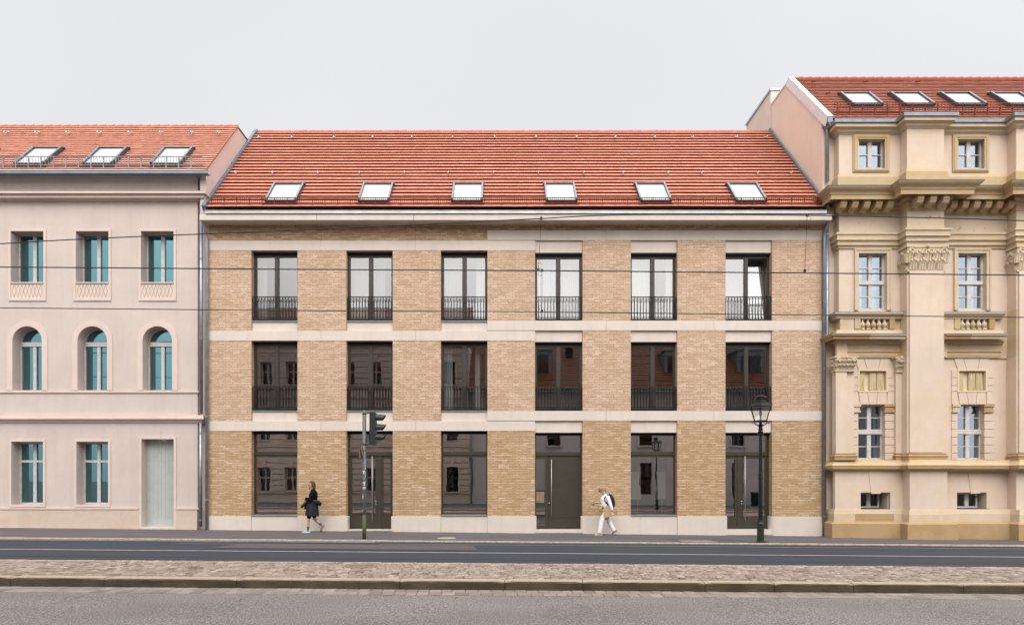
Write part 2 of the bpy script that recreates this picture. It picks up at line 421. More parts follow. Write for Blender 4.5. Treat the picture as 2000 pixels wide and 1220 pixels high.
# median: kerb stones, cobbles, gutter setts
cuts = [-34]+[-34+i*1.9 for i in range(1, 14)]+[-8.35, -6.75, -4.49, -1.71, .08, 1.41, 3.49, 4.67, 6.02, 7.9, 9.8]+[11.6+i*1.9 for i in range(12)]
b = MB()
def kerbstone(b, x0, x1, y0, y1, z0, z1):
    r = .022; n = len(b.v); prof = [(y0, z0), (y0, z1-.035), (y0+.006, z1-.016), (y0+.018, z1-.004), (y0+.035, z1), (y1, z1), (y1, z0)]
    segs = max(2, int((x1-x0)/.12)); k = len(prof)
    for i in range(segs+1):
        xx = x0+(x1-x0)*i/segs; e = .012 if i in (0, segs) else 0
        for j, (y, z) in enumerate(prof):
            jit = (random.random()-.5)*.006 if 0 < j < 5 else 0
            dz = gz(xx, y)
            b.v.append((xx, y+(e if j < 5 else 0)+jit, z+dz-(e if 1 < j < 6 else 0)+jit))
    for i in range(segs):
        for j in range(k-1):
            b.f.append((n+i*k+j, n+(i+1)*k+j, n+(i+1)*k+j+1, n+i*k+j+1)); b.r.append(.5)
    b.f.append(tuple(n+j for j in range(k))); b.r.append(.5); b.f.append(tuple(n+segs*k+j for j in reversed(range(k)))); b.r.append(.5)
for i in range(len(cuts)-1):
    o = (random.random()-.5)*.012
    kerbstone(b, cuts[i]+.006, cuts[i+1]-.006, 10.63+o, 10.83, -.1, .165+o*.4)
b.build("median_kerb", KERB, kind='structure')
strip("median_bed", 10.83, 12.86, .138, .138, JOINT)
b = MB(); y = 10.86; row = 0
while y < 12.80:
    dpt = .095+random.random()*.03; x = -16-random.random()*.1
    while x < 19:
        wd = .10+random.random()*.07; cx, cy = x+wd/2, y+dpt/2
        yo = .035*math.sin(x*1.3+row)+.02*math.sin(x*4.1)
        z = gz(cx, cy)+.158+random.random()*.014+.008*math.sin(x*.9+y*2)
        j = lambda: (random.random()-.5)*.022
        n = len(b.v); rr = min(1, max(0, random.gauss(.5, .27)))
        low = [(x+.004+j()*.3, y+yo+.004), (x+wd-.006+j()*.3, y+yo+.004+j()*.4), (x+wd-.006, y+dpt+yo-.006+j()*.4), (x+.004, y+dpt+yo-.006)]
        tilt = (random.random()-.5)*.012
        for (px_, py_) in low: b.v.append((px_, py_, z-.05))
        for (px_, py_) in low: b.v.append((px_, py_, z-.014))
        for q, (px_, py_) in enumerate(low):
            b.v.append((cx+(px_-cx)*.72, cy+yo+(py_-cy-yo)*.68, z+(tilt if q in (0, 3) else -tilt)*.6))
        for k in range(2):
            for i in range(4):
                i2 = (i+1) % 4; b.f.append((n+k*4+i, n+k*4+i2, n+k*4+4+i2, n+k*4+4+i)); b.r.append(rr)
        b.f.append((n+8, n+9, n+10, n+11)); b.r.append(rr)
        x += wd
    y += dpt; row += 1
b.build("cobblestone_paving", COB, kind='structure')
kerb_b = MB(); x = -34
while x < 34:
    l = .5+random.random()*.5; kerb_b.cbox(x, x+l-.01, 12.82, 12.90, gz(x, 12.8)-.2, gz(x, 12.8)+.165, .008); x += l
kerb_b.build("median_back_kerb", KERB_F, kind='structure')
strip("gutter_bed", 10.10, 10.64, -.006, -.006, JOINT)
b = MB()
for rr_, (ya, yb) in enumerate(((10.12, 10.37), (10.375, 10.62))):
    x = -17+rr_*.1
    while x < 19:
        l = .17+random.random()*.06; sk = .03
        z = gz(x, ya)+.006+random.random()*.006
        b.cbox(x+.003, x+l-.005, ya, yb, z-.05, z, .006, r=min(1, max(0, random.gauss(.5, .25)))); x += l
b.build("gutter_setts", SETT, kind='structure')
# tram rails and road lines
def linestrip(name, y0, y1, lift, m, pts=None, x0=-34, x1=34):
    b = MB(); n = 40
    for i in range(n):
        xa, xb = x0+(x1-x0)*i/n, x0+(x1-x0)*(i+1)/n
        f = lambda xx, yy: (xx, yy, gz(xx, yy)-.033+lift)
        b.quad(f(xa, y0), f(xb, y0), f(xb, y1), f(xa, y1))
    return b.build(name, m, kind='structure')
linestrip("tram_rail", 16.40, 16.48, .009, RAILS)
linestrip("tram_rail", 15.02, 15.06, .009, UNDER)
linestrip("rail_groove", 16.30, 16.395, .006, UNDER)
linestrip("rail_groove", 18.62, 18.65, .006, UNDER)
linestrip("road_line", 19.0, 19.05, .007, PAINT, x0=-34, x1=-3.8)
linestrip("road_line", 18.55, 18.58, .007, RAILS, x0=-3.6, x1=34)
b = MB()
def patch(name, pts, m, lift, y):
    b = MB(); b.quad(*[(px_, py_, gz(px_, py_)+lift) for px_, py_ in pts]); return b.build(name, m, kind='structure')
ASPH_D = asphalt("dark_asphalt_patch", (.06, .055, .06), (.095, .085, .09), (.14, .13, .135), 80)
ASPH_S = asphalt("setts_patch", (.12, .105, .10), (.22, .19, .17), (.33, .28, .25), 16)
patch("pavement_patch", [(5.6, 19.8), (8.2, 19.75), (7.6, 21.3), (5.3, 21.4)], ASPH_D, .004, 0)
patch("pavement_patch", [(5.7, 19.6), (6.9, 19.6), (6.8, 20.35), (5.8, 20.4)], ASPH_S, .008, 0)
patch("road_patch", [(-9.6, 18.1), (-6.6, 18.1), (-6.5, 18.45), (-9.4, 18.45)], ASPH_D, -.026, 0)
patch("road_patch", [(-8, 17.1), (-.6, 17.0), (-.8, 18.3), (-7.5, 18.4)], asphalt("red_grey_asphalt", (.06, .055, .06), (.095, .085, .09), (.14, .13, .135), 90), -.022, 0)
# manhole covers
def cover(x, y, z, r, label, mm=IRON, rect=False):
    b = MB(); zz = gz(x, y)+z
    b.lathe((x, y, zz-.05), [(r, 0), (r, .055), (r-.03, .058), (r-.035, .053), (.02, .053)], 28)
    for i in range(-4, 5):
        hw = math.sqrt(max(0, (r-.06)**2-(i*.05)**2))
        if hw > .03: b.box(x-hw, x+hw, y+i*.05-.012, y+i*.05+.012, zz+.002, zz+.009)
    return b.build("manhole_cover", mm, loc=(x, y, zz), label=label, cat="manhole cover")
cover(X(872, 20.3), 20.3, .004, .30, "pale round manhole cover in the far pavement by the kerb", plain("pale_cover", (.42, .36, .30), .7, .1, .2, 30))
cover(X(805, 20.9)+3.0, 21.3, .003, .26, "dark manhole cover in the far pavement below the third shop window")
cover(X(703, 12.35), 12.3, .170, .34, "weathered manhole cover set among the median cobbles", plain("sandy_cover", (.27, .205, .15), .8, .1, .25, 30))
# weeds
b = MB()
def weed(b, x, y, z, s, n=9):
    for i in range(n):
        a = random.random()*6.28; l = s*(.6+random.random()*.8); wd = l*.28
        dx, dy = math.cos(a)*l, math.sin(a)*l; h = s*(.3+random.random()*.9)
        px_, py_ = -math.sin(a)*wd, math.cos(a)*wd
        b.quad((x, y, z), (x+dx*.6+px_, y+dy*.6+py_, z+h*.8), (x+dx, y+dy, z+h), (x+dx*.6-px_, y+dy*.6-py_, z+h*.8))
for i in range(46):
    x = random.uniform(-8.5, 10); y = random.uniform(10.9, 12.7); weed(b, x, y, gz(x, y)+.155, .012+random.random()*.014, 7)
for (px_, dd) in ((1494, 19.7), (1498, 19.65), (1479, 19.6)): weed(b, X(px_, dd), dd, gz(X(px_, dd), dd), .045, 12)
weed(b, X(1662, 21.9), 21.9, gz(13, 22)+.0, .05, 12)
b.build("weeds", LEAF, kind='stuff')
b = MB()
for (px_, dd) in ((591, 10.4), (727, 10.45), (891, 9.9), (470, 9.6)):
    x = X(px_, dd); z = gz(x, dd)+.012
    b.quad((x-.03, dd-.01, z), (x, dd-.025, z+.012), (x+.035, dd, z), (x, dd+.03, z+.01))
b.build("fallen_leaves", plain("dry_leaf", (.35, .2, .07), .8), kind='stuff')

# ------------------------------------------------------------------ brick building
XL, XR = X(407.5), X(1605)
BB = empty("brick_building", ((XL+XR)/2, D, 0), "long three-storey sand-coloured brick building with stone bands and red tiled roof", "building")
OPN = [(491, 581), (676.5, 767), (861, 952), (1045, 1138), (1232, 1323), (1417, 1508)]
T = .42
def part(mb, name, m, parent=BB, **k): return mb.build(name, m, parent, **k)
up, lo, fr = ("wall", BR_UP), ("wall", BR_LO), ("frieze", BR_TOP)
pier = [(407.5, 491), (581, 676.5), (767, 861), (952, 1045), (1138, 1232), (1323, 1417), (1508, 1605)]
def bx(mb, p0, p1, q0, q1, y0=D, y1=D+T, c=0):
    if isinstance(mb, tuple):
        b = MB(); b.box(X(p0), X(p1), y0, y1, Z(q1), Z(q0)); part(b, mb[0], mb[1])
    else: mb.box(X(p0), X(p1), y0, y1, Z(q1), Z(q0))
for i, (a_, c_) in enumerate(pier):
    if i <= 2:
        bx(up, a_, c_, 489, 646); bx(up, a_, c_, 665, 822); bx(lo, a_, c_, 841, 1008)
    elif i == 3:
        bx(up, a_, c_, 489, 626); bx(up, a_, c_, 665, 802); bx(lo, a_, c_, 841, 1008)
    else:
        bx(up, a_, c_, 469, 626); bx(up, a_, c_, 645, 802); bx(lo, a_, c_, 821, 1008)
# frieze with expansion joints
for a_, c_ in ((407.5, 626.6), (627.4, 811.6), (812.4, 952)): bx(fr, a_, c_, 433, 470)
bx(fr, 952, 1605, 433, 450)

P = .012   # bands proud of the brick
def band(q0, q1, cutpx, proud=P):
    b = MB()
    for i in range(len(cutpx)-1):
        b.box(X(cutpx[i])+(.004 if i else -.003), X(cutpx[i+1])-(.004 if i < len(cutpx)-2 else -.003), D-proud, D+T-.01, Z(q1)+.001, Z(q0)-.001)
    return part(b, "string_course", STONE)
for q0, q1 in ((470, 489), (646, 665), (822, 841)): band(q0, q1, (407.5, 627, 812, 1045))
for q0, q1 in ((450, 469), (626, 645), (802, 821)): band(q0, q1, (952, 1184, 1394, 1605))
# recessed sill panels (left) and lintels (right)
RC = .07
for i, (a_, c_) in enumerate(OPN):
    if i < 3:
        for q0, q1 in ((627.5, 646), (802.5, 822)):
            b = MB(); bx(b, a_+.3, c_-.3, q0, q1, D+RC, D+T-.02); part(b, "sill_panel", STONE)
            s = MB(); s.box(X(a_)+.005, X(c_)-.005, D+.02, D+.34, Z(q0)+.004, Z(q0)+.026); part(s, "window_sill", ZINC)
    else:
        for q0, q1 in ((469, 492), (645, 666.5), (821, 844)):
            b = MB(); bx(b, a_+.3, c_-.3, q0, q1, D+RC, D+T-.02); part(b, "lintel", STONE)
        for q0 in (626, 802):
            s = MB(); s.box(X(a_)+.005, X(c_)-.005, D-.005, D+.34, Z(q0)-.02, Z(q0)+.004); part(s, "window_sill", ZINC)
# plinth
for i, (a_, c_) in enumerate(pier):
    x0, x1 = X(a_), X(c_)
    if i in (2, 4, 6): x0 -= .05
    if i in (1, 3, 5): x1 += .05
    b = MB(); zb = gz((x0+x1)/2, 22.5)-.25
    if i == 6:
        n = 6; poly = [(x0+.16*(1-math.cos(k*math.pi/2/n)), D-.035+.16*(1-math.sin(k*math.pi/2/n))) for k in range(n+1)]
        poly = [(x0, D+T-.03)]+poly+[(x1, D-.035), (x1, D+T-.03)]
        b.prism(poly, zb, Z(1007.5), 'z')
    else: b.cbox(x0, x1, D-.035, D+T-.03, zb, Z(1007.5), .012)
    part(b, "plinth", STONE_P)
for i in (0, 2, 4):
    a_, c_ = OPN[i]; b = MB(); x0, x1 = X(a_)+.003, X(c_)-.003
    b.box(x0, x1, D+.005, D+T-.04, gz(x0, 22.5)-.3, Z(1007.3)); part(b, "plinth_panel", STONE_P)
    s = MB(); s.box(x0, x1, D-.025, D+.36, Z(1007.3)+.002, Z(1004.5)); part(s, "window_sill", ZINC)
for i in (1, 3, 5):
    a_, c_ = OPN[i]; b = MB(); x0, x1 = X(a_)-.04, X(c_)+.04
    b.box(x0+.045, x1-.045, D-.02, D+.6, gz(x0, 22.5)-.3, Z(1033.5)-(0 if i == 1 else .0)); part(b, "threshold", STONE_P)
    s = MB(); s.box(x0+.05, x1-.05, D-.10, D+.55, gz((x0+x1)/2, 22.5)-.3, gz((x0+x1)/2, 22.5)+.035); part(s, "door_step", ZINC)
# weep slots at the foot of the brick
for px_ in (433, 462, 593, 650, 781, 833, 980, 1006, 1032, 1151, 1205, 1337, 1391, 1537, 1563, 1591):
    b = MB(); b.box(X(px_)-.006, X(px_)+.006, D-.0025, D+.01, Z(1007.4), Z(1004.2)); part(b, "weep_vent", DARK)

# windows
WY = D+.25
def pane(x0, x1, z0, z1, y, parent, m=GLASS, th=.012):
    b = MB(); b.quad((x0, y, z0), (x1, y, z0), (x1, y, z1), (x0, y, z1)); return b.build("pane", m, parent)
def rail(a_, c_, q0, q1, i):
    b = MB(); x0, x1 = X(a_)+.02, X(c_)-.02; y = D+.06; zb, zt = Z(q1), Z(q0)
    b.box(x0, x1, y-.012, y+.03, zt-.022, zt); b.box(x0, x1, y-.008, y+.026, zt-.075, zt-.066)
    b.box(x0, x1, y-.02, y+.035, zb, zb+.055); b.box(x0, x1, y-.012, y+.03, zb+.10, zb+.115)
    n = 15
    for k in range(n+1):
        xx = x0+.012+(x1-x0-.024)*k/n; b.box(xx-.0095, xx+.0095, y-.004, y+.022, zb+.05, zt-.02)
    for xx in (x0-.022, x1+.002):
        for zz in (zb+.16, zt-.14): b.box(xx, xx+.02, y, y+.02, zz, zz+.03)
    return part(b, "balcony_railing", DARK, label="black steel railing of upright bars across the window")
def window(i, q0, q1, tilted=False, gm=GLASS):
    a_, c_ = OPN[i]; x0, x1, z0, z1 = X(a_), X(c_), Z(q1), Z(q0)
    b = MB(); ft, fs, fb, mh = .145, .075, .06, .065
    xm = (x0+x1)/2
    y0, y1 = WY, WY+.09
    bz = MB(); bz.box(x0, x1, y0-.05, y1, z1-.085, z1); part(bz, 'blind_recess_shade', DARK)  # near-black box puts the shade of the window-head recess into colour
    b.box(x0, x1, y0+.0, y1-.002, z1-ft, z1-.0855)
    b.box(x0, x0+fs, y0, y1, z0, z1-ft); b.box(x1-fs, x1, y0, y1, z0, z1-ft)
    b.box(x0+fs, x1-fs, y0, y1, z0, z0+fb)
    b.box(xm-mh, xm+mh, y0-.012, y1, z0+.0, z1-ft)
    wdw = part(b, "window", BRONZE_F)
    y = y0+.035
    for k, (u, v) in enumerate(((x0+fs, xm-mh), (xm+mh, x1-fs))):
        sb = MB(); e = .018; zt = z1-ft
        for (p, q, r_, s_) in ((u, v, z0+fb, z0+fb+e), (u, v, zt-e, zt), (u, u+e, z0+fb+e, zt-e), (v-e, v, z0+fb+e, zt-e)):
            sb.box(p, q, y-.02, y+.02, r_, s_)
        sb.quad((u+e, y, z0+fb+e), (v-e, y, z0+fb+e), (v-e, y, zt-e), (u+e, y, zt-e)) if False else None
        if tilted and k == 1:
            a = R(7)
            def rot(vv):
                dy, dz = vv[1]-y, vv[2]-(z0+fb); return (vv[0], y+.03+dy*math.cos(a)+dz*math.sin(a), z0+fb+dz*math.cos(a)-dy*math.sin(a)-.0)
            sb = MB(); e = .05
            for (p, q, r_, s_) in ((u, v, z0+fb, z0+fb+e), (u, v, zt-e, zt), (u, u+e, z0+fb+e, zt-e), (v-e, v, z0+fb+e, zt-e)):
                sb.box(p, q, y-.02, y+.02, r_, s_)
            sb.v = [rot(v_) for v_ in sb.v]; s_ = sb.build("sash", BRONZE_F, wdw)
            pb = MB(); pb.quad(*[rot(q) for q in ((u+e, y, z0+fb+e), (v-e, y, z0+fb+e), (v-e, y, zt-e), (u+e, y, zt-e))]); pb.build("pane", gm, wdw)
        else:
            sb.build("sash", BRONZE_F, wdw)
            jx = (random.random()-.5)*.004
            pb = MB(); pb.quad((u+e, y-jx, z0+fb+e), (v-e, y+jx, z0+fb+e), (v-e, y+jx, zt-e), (u+e, y-jx, zt-e)); pb.build("pane", gm, wdw)
    return wdw
for i in range(6):
    window(i, 489.3 if i < 3 else 492, 626, tilted=(i == 5))
    window(i, 665.3 if i < 3 else 666.5, 802)
    a_, c_ = OPN[i]
    rail(a_, c_, 578, 624.6, i); rail(a_, c_, 753.5, 800.5, i)
def shopwindow(i):
    a_, c_ = OPN[i]; x0, x1 = X(a_), X(c_); q0 = 841.3 if i < 3 else 844
    z0, z1 = Z(1004.3), Z(q0); y0, y1 = WY, WY+.1; b = MB()
    zt1, zt0 = Z(880.5), Z(891.5)
    bz = MB(); bz.box(x0, x1, y0-.05, y1, z1-.0895, z1); part(bz, 'blind_recess_shade', DARK); fs = .055
    b.box(x0, x0+fs, y0, y1, z0, z1-.09); b.box(x1-fs, x1, y0, y1, z0, z1-.09)
    b.box(x0+fs, x1-fs, y0, y1, z0, z0+.06)
    b.box(x0+fs, x1-fs, y0-.03, y1, zt0+.07, zt1); b.box(x0+fs, x1-fs, y0, y1-.002, zt0, zt0+.069)
    wdw = part(b, "shop_window", BRONZE)
    pane(x0+fs, x1-fs, zt1, z1-.09, y0+.04, wdw, GLASS_G); pane(x0+fs, x1-fs, z0+.06, zt0, y0+.04, wdw, GLASS_G)
    return wdw
def text(s, x, y, z, h, m, parent, w=None):
    cu = bpy.data.curves.new("text", 'FONT'); cu.body = s; cu.size = 1; cu.extrude = .004; cu.space_character = 1.12
    o = bpy.data.objects.new("text", cu); COL.objects.link(o); bpy.context.view_layer.update()
    me = bpy.data.meshes.new_from_object(o.evaluated_get(bpy.context.evaluated_depsgraph_get()))
    bpy.data.objects.remove(o)
    xs = [v.co.x for v in me.vertices]; ys = [v.co.y for v in me.vertices]; k = h/(max(ys)-min(ys)); kx = (w/(max(xs)-min(xs))) if w else k
    off = Vector(WOFF[parent.name])
    for v in me.vertices:
        c = v.co; v.co = Vector((x+(c.x-min(xs))*kx, y-c.z, z+(c.y-min(ys))*k))-off
    me.materials.clear(); me.materials.append(m)
    o = bpy.data.objects.new("lettering", me); COL.objects.link(o); o.parent = parent; return o
LETT = plain("grey_lettering", (.06, .055, .05), .7, 0, .02)
for i in (0, 2, 4):
    s_ = shopwindow(i)
    if i == 2: text("ETEN", X(869, WY), WY+.025, Z(878, WY), .085, LETT, s_, X(886, WY)-X(869, WY))
def doorset(i, kind):
    a_, c_ = OPN[i]; x0, x1 = X(a_), X(c_); q0 = 841.3 if i < 3 else 844
    y0, y1 = WY+.02, WY+.12; zt1, zt0 = Z(882, y0), Z(889, y0); z1 = Z(q0); zb = Z(1030.5, y0); fs = .05
    bz = MB(); bz.box(x0, x1, y0-.05, y1, z1-.0895, z1); part(bz, 'blind_recess_shade', DARK); b = MB(); b.box(x0, x0+fs, y0, y1, zb, z1-.09); b.box(x1-fs, x1, y0, y1, zb, z1-.09)
    b.box(x0+fs, x1-fs, y0-.03, y1, zt0, zt1); b.box(x0, x1, y0-.02, y1, zb-.06, zb)
    fr_ = part(b, "door_frame", BRONZE); pane(x0+fs, x1-fs, zt1, z1-.09, y0+.04, fr_, GLASS_G)
    def leaf(u, v, glazed, name="door"):
        d = MB(); st = .085; kick = .42; yy0, yy1 = y0+.015, y0+.085
        if glazed:
            d.box(u, u+st, yy0, yy1, zb, zt0); d.box(v-st, v, yy0, yy1, zb, zt0); d.box(u+st, v-st, yy0, yy1, zt0-.12, zt0); d.box(u+st, v-st, yy0, yy1, zb, zb+kick)
            d.box(u+.04, v-.04, yy0-.008, yy0+.002, zb+.05, zb+kick-.06)
            o = d.build(name, BRONZE, fr_)
            pb = MB(); pb.quad((u+st, yy0+.03, zb+kick), (v-st, yy0+.03, zb+kick), (v-st, yy0+.03, zt0-.12), (u+st, yy0+.03, zt0-.12)); pb.build("pane", GLASS_G, fr_)
        else:
            d.box(u, v, yy0, yy1, zb, zt0); d.box(u+.03, v-.03, yy0-.01, yy0+.002, zb+.04, zb+.36); d.box(u+.03, v-.03, yy0-.006, yy0+.002, zb+.375, zt0-.05)
            d.build(name, BRONZE, fr_)
    def handle(px_, qa, qb):
        h = MB(); xx = X(px_, y0-.06); h.tube([(xx, y0-.07, Z(qb, y0)), (xx, y0-.07, Z(qa, y0))], .017, 8)
        for q in (qa+12, qb-12): h.tube([(xx, y0-.07, Z(q, y0)), (xx, y0+.03, Z(q, y0))], .009, 6)
        h.build("door_handle", STEEL, fr_, smooth=True)
    def knob(px_, q):
        h = MB(); xx, zz = X(px_, y0), Z(q, y0); h.tube([(xx, y0-.03, zz), (xx, y0+.02, zz)], .025, 10); h.build("door_lock", STEEL, fr_, smooth=True)
    if i == 1:
        leaf(x0+fs, X(737.5, y0), True); m_ = MB(); m_.box(X(737.5, y0)+.002, X(744, y0), y0, y1-.002, zb, zt0); m_.build("mullion", BRONZE, fr_)
        leaf(X(744.3, y0), x1-fs, True); handle(727, 891, 1016); knob(734.2, 978.5); knob(734.2, 983.5)
        text("MADE", X(742, y0), y0+.025, Z(876, y0), .085, LETT, fr_, X(769, y0)-X(742, y0))
    if i == 3:
        xs = X(1064.5, y0); sb = MB(); e = .055
        sb.box(xs, X(1071, y0), y0, y1-.002, zb, zt0)
        for qa, qb in ((889, 895.5), (956, 959.2), (981, 985), (1025, 1030.5)): sb.box(x0+fs, xs-.001, y0, y1-.002, Z(qb, y0), Z(qa, y0)-.001)
        sb.build("side_panel", BRONZE, fr_)
        for qa, qb in ((895.5, 956), (985, 1025)):
            pb = MB(); pb.quad((x0+fs, y0+.05, Z(qb, y0)), (xs, y0+.05, Z(qb, y0)), (xs, y0+.05, Z(qa, y0)), (x0+fs, y0+.05, Z(qa, y0))); pb.build("pane", GLASS_G, fr_)
        p_ = MB(); p_.box(x0+fs, xs-.02, y0+.01, y0+.05, Z(981, y0), Z(959.2, y0)); p_.build("letter_box_plate", BRASS, fr_)
        for px_ in (1050, 1056.5):
            for q in range(5):
                bb = MB(); zz = Z(967+q*2.4, y0); bb.box(X(px_, y0)-.022, X(px_, y0)+.022, y0+.002, y0+.012, zz-.015, zz+.015); bb.build("bell_button", STEEL, fr_)
        leaf(X(1071.4, y0), x1-fs, False); handle(1077, 897, 1008); knob(1072.6, 982)
    if i == 5:
        leaf(x0+fs*.5, X(1440, y0), True); m_ = MB(); m_.box(X(1440, y0)+.002, X(1447, y0), y0, y1-.002, zb, zt0); m_.build("mullion", BRONZE, fr_)
        leaf(X(1447.3, y0), x1-fs, True); handle(1455, 891, 1015); knob(1448, 978.5); knob(1448, 983.5)
for i in (1, 3, 5): doorset(i, i)

# rooms behind the glass
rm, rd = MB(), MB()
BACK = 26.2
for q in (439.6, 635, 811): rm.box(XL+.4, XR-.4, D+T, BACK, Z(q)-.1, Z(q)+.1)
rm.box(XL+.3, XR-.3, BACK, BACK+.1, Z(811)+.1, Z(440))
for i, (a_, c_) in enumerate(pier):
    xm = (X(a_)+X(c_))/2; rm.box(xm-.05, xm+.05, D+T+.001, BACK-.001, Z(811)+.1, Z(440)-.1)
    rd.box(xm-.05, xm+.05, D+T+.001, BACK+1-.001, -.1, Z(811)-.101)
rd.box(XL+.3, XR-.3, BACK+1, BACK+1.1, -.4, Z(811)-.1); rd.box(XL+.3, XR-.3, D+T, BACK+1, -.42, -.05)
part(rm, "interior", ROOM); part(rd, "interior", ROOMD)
# outer shell: sides and rear
b = MB(); b.box(XL, XL+.3, D+T, 31.5, -.5, 11.2); b.box(XR-.3, XR, D+T, 31.5, -.5, 11.2); b.box(XL+.3, XR-.3, 31.2, 31.5, -.5, 11.5)
part(b, "rear_wall", STUC_G)

# curtains (hang inside, so things of their own)
def curtain(px0, px1, q0, q1, y, m, label, pl=.09, amp=.02, flare=0):
    b = MB(); x0, x1 = X(px0, y), X(px1, y); z0, z1 = Z(q1, y), Z(q0, y); n = max(8, int((x1-x0)/.018)); ph = random.random()*6
    for j in range(2): pass
    rows = [z0, z0+(z1-z0)*.5, z1]
    for r_, z in enumerate(rows):
        for i in range(n+1):
            t = i/n; xx = x0+(x1-x0)*t; k = 2*math.pi/pl
            b.v.append((xx+(flare*(1-(z-z0)/(z1-z0))*t), y+amp*math.sin(k*xx+ph+.6*math.sin(3*xx))*(1.2-.3*r_), z))
    for r_ in range(2):
        for i in range(n):
            o = r_*(n+1); b.f.append((o+i, o+i+1, o+n+2+i, o+n+1+i)); b.r.append(.5)
    return b.build("curtain", m, loc=((x0+x1)/2, y, z0), label=label, cat="curtain", group="curtains hanging behind the windows", smooth=False)
CY = D+.62
curtain(680, 724, 486, 628, CY, CURT2, "pale grey sheer curtain in the left half of the second top-floor window")
curtain(722, 752, 486, 628, CY+.1, CURT2, "grey curtain in the right half of the second top-floor window")
curtain(866, 905, 486, 628, CY, CURT2, "light curtain in the left half of the third top-floor window")
curtain(930, 956, 486, 628, CY, CURT, "white curtain along the right edge of the third top-floor window")
curtain(1043, 1090, 486, 628, CY, CURT, "bright white curtain in the left half of the fourth top-floor window")
curtain(1090, 1136, 486, 628, CY+.1, CURT, "bright white curtain in the right half of the fourth top-floor window")
curtain(1228, 1278, 486, 628, CY, CURT, "white curtain in the left half of the fifth top-floor window")
curtain(1300, 1325, 486, 628, CY, CURT, "narrow white curtain at the right of the fifth top-floor window")
curtain(1410, 1455, 486, 628, CY+.25, CURT, "white pleated curtain in the left half of the sixth top-floor window", .06)
curtain(1455, 1503, 486, 628, CY+.25, CURT, "white pleated curtain behind the tilted sash of the sixth top-floor window", .06)
curtain(503, 522, 486, 628, CY, CURT2, "dim grey curtain in the first top-floor window")
curtain(868, 884, 662, 804, CY, CURT2, "thin curtain at the left of the third first-floor window", .05)
curtain(928, 938, 662, 804, CY, CURT2, "narrow yellowish curtain at the right of the third first-floor window", .05)
# display boards in the fifth shop window
def board(px0, px1, q0, q1, y, label):
    b = MB(); x0, x1, z0, z1 = X(px0, y), X(px1, y), Z(q1, y), Z(q0, y)
    b.cbox(x0, x1, y, y+.03, z0, z1, .004); b.box(x0+.03, x0+.06, y+.03, y+.4, z0-.0, z0+.04); b.box(x1-.06, x1-.03, y+.03, y+.4, z0, z0+.04)
    b.box(x0+.03, x0+.06, y+.34, y+.37, Z(1003, y), z0); b.box(x1-.06, x1-.03, y+.34, y+.37, Z(1003, y), z0)
    b.build("display_board", CARD, loc=((x0+x1)/2, y, z0), label=label, cat="display board", group="boards standing in the shop window")
board(1232, 1252, 921, 975, D+.9, "pale display board at the left of the fifth shop window")
board(1282, 1300, 921, 974, D+.9, "pale display board at the right of the fifth shop window")

# cornice and gutter
b = MB(); pr = [(.55, Z(418.5, 22.05)), (.55, Z(429.5, 22.05))]
for k in range(7):
    a = k/6; pr.append((.52-.52*a, Z(430.2, 22.07)+(Z(439.5)-Z(430.2, 22.07))*a+.02*math.sin(a*math.pi)))
for x0, x1 in ((X(404), X(626.6)), (X(627.4), X(811.6)), (X(812.4), X(952)), (X(952.3), X(1609))):
    b.sweep([(x0, D), (x1, D)], pr, inner=.3)
part(b, "cornice", STONE)
b = MB(); gy, gzc = 22.10, Z(411.5, 22.0)
prof = [(gy+.075*math.cos(a), gzc-.085*math.sin(a)) for a in [math.pi*k/10 for k in range(11)]]
b2 = [(22.0, gzc+.0), (22.0, gzc-.085), (22.08, gzc-.10), (22.2, gzc-.05), (22.2, gzc+.01), (22.19, gzc+.01), (22.19, gzc-.04), (22.08, gzc-.085), (22.015, gzc-.075), (22.015, gzc+.0)]
b.prism(b2, X(401, 22), X(1615, 22), 'x')
for k in range(23): xx = XL+.4+k*.98; b.box(xx, xx+.03, 22.015, 22.2, gzc+.002, gzc+.010)
b.tube([(X(400, 22), 22.0, gzc+.006), (X(1615, 22), 22.0, gzc+.006)], .014, 6)
part(b, "gutter", GUT)
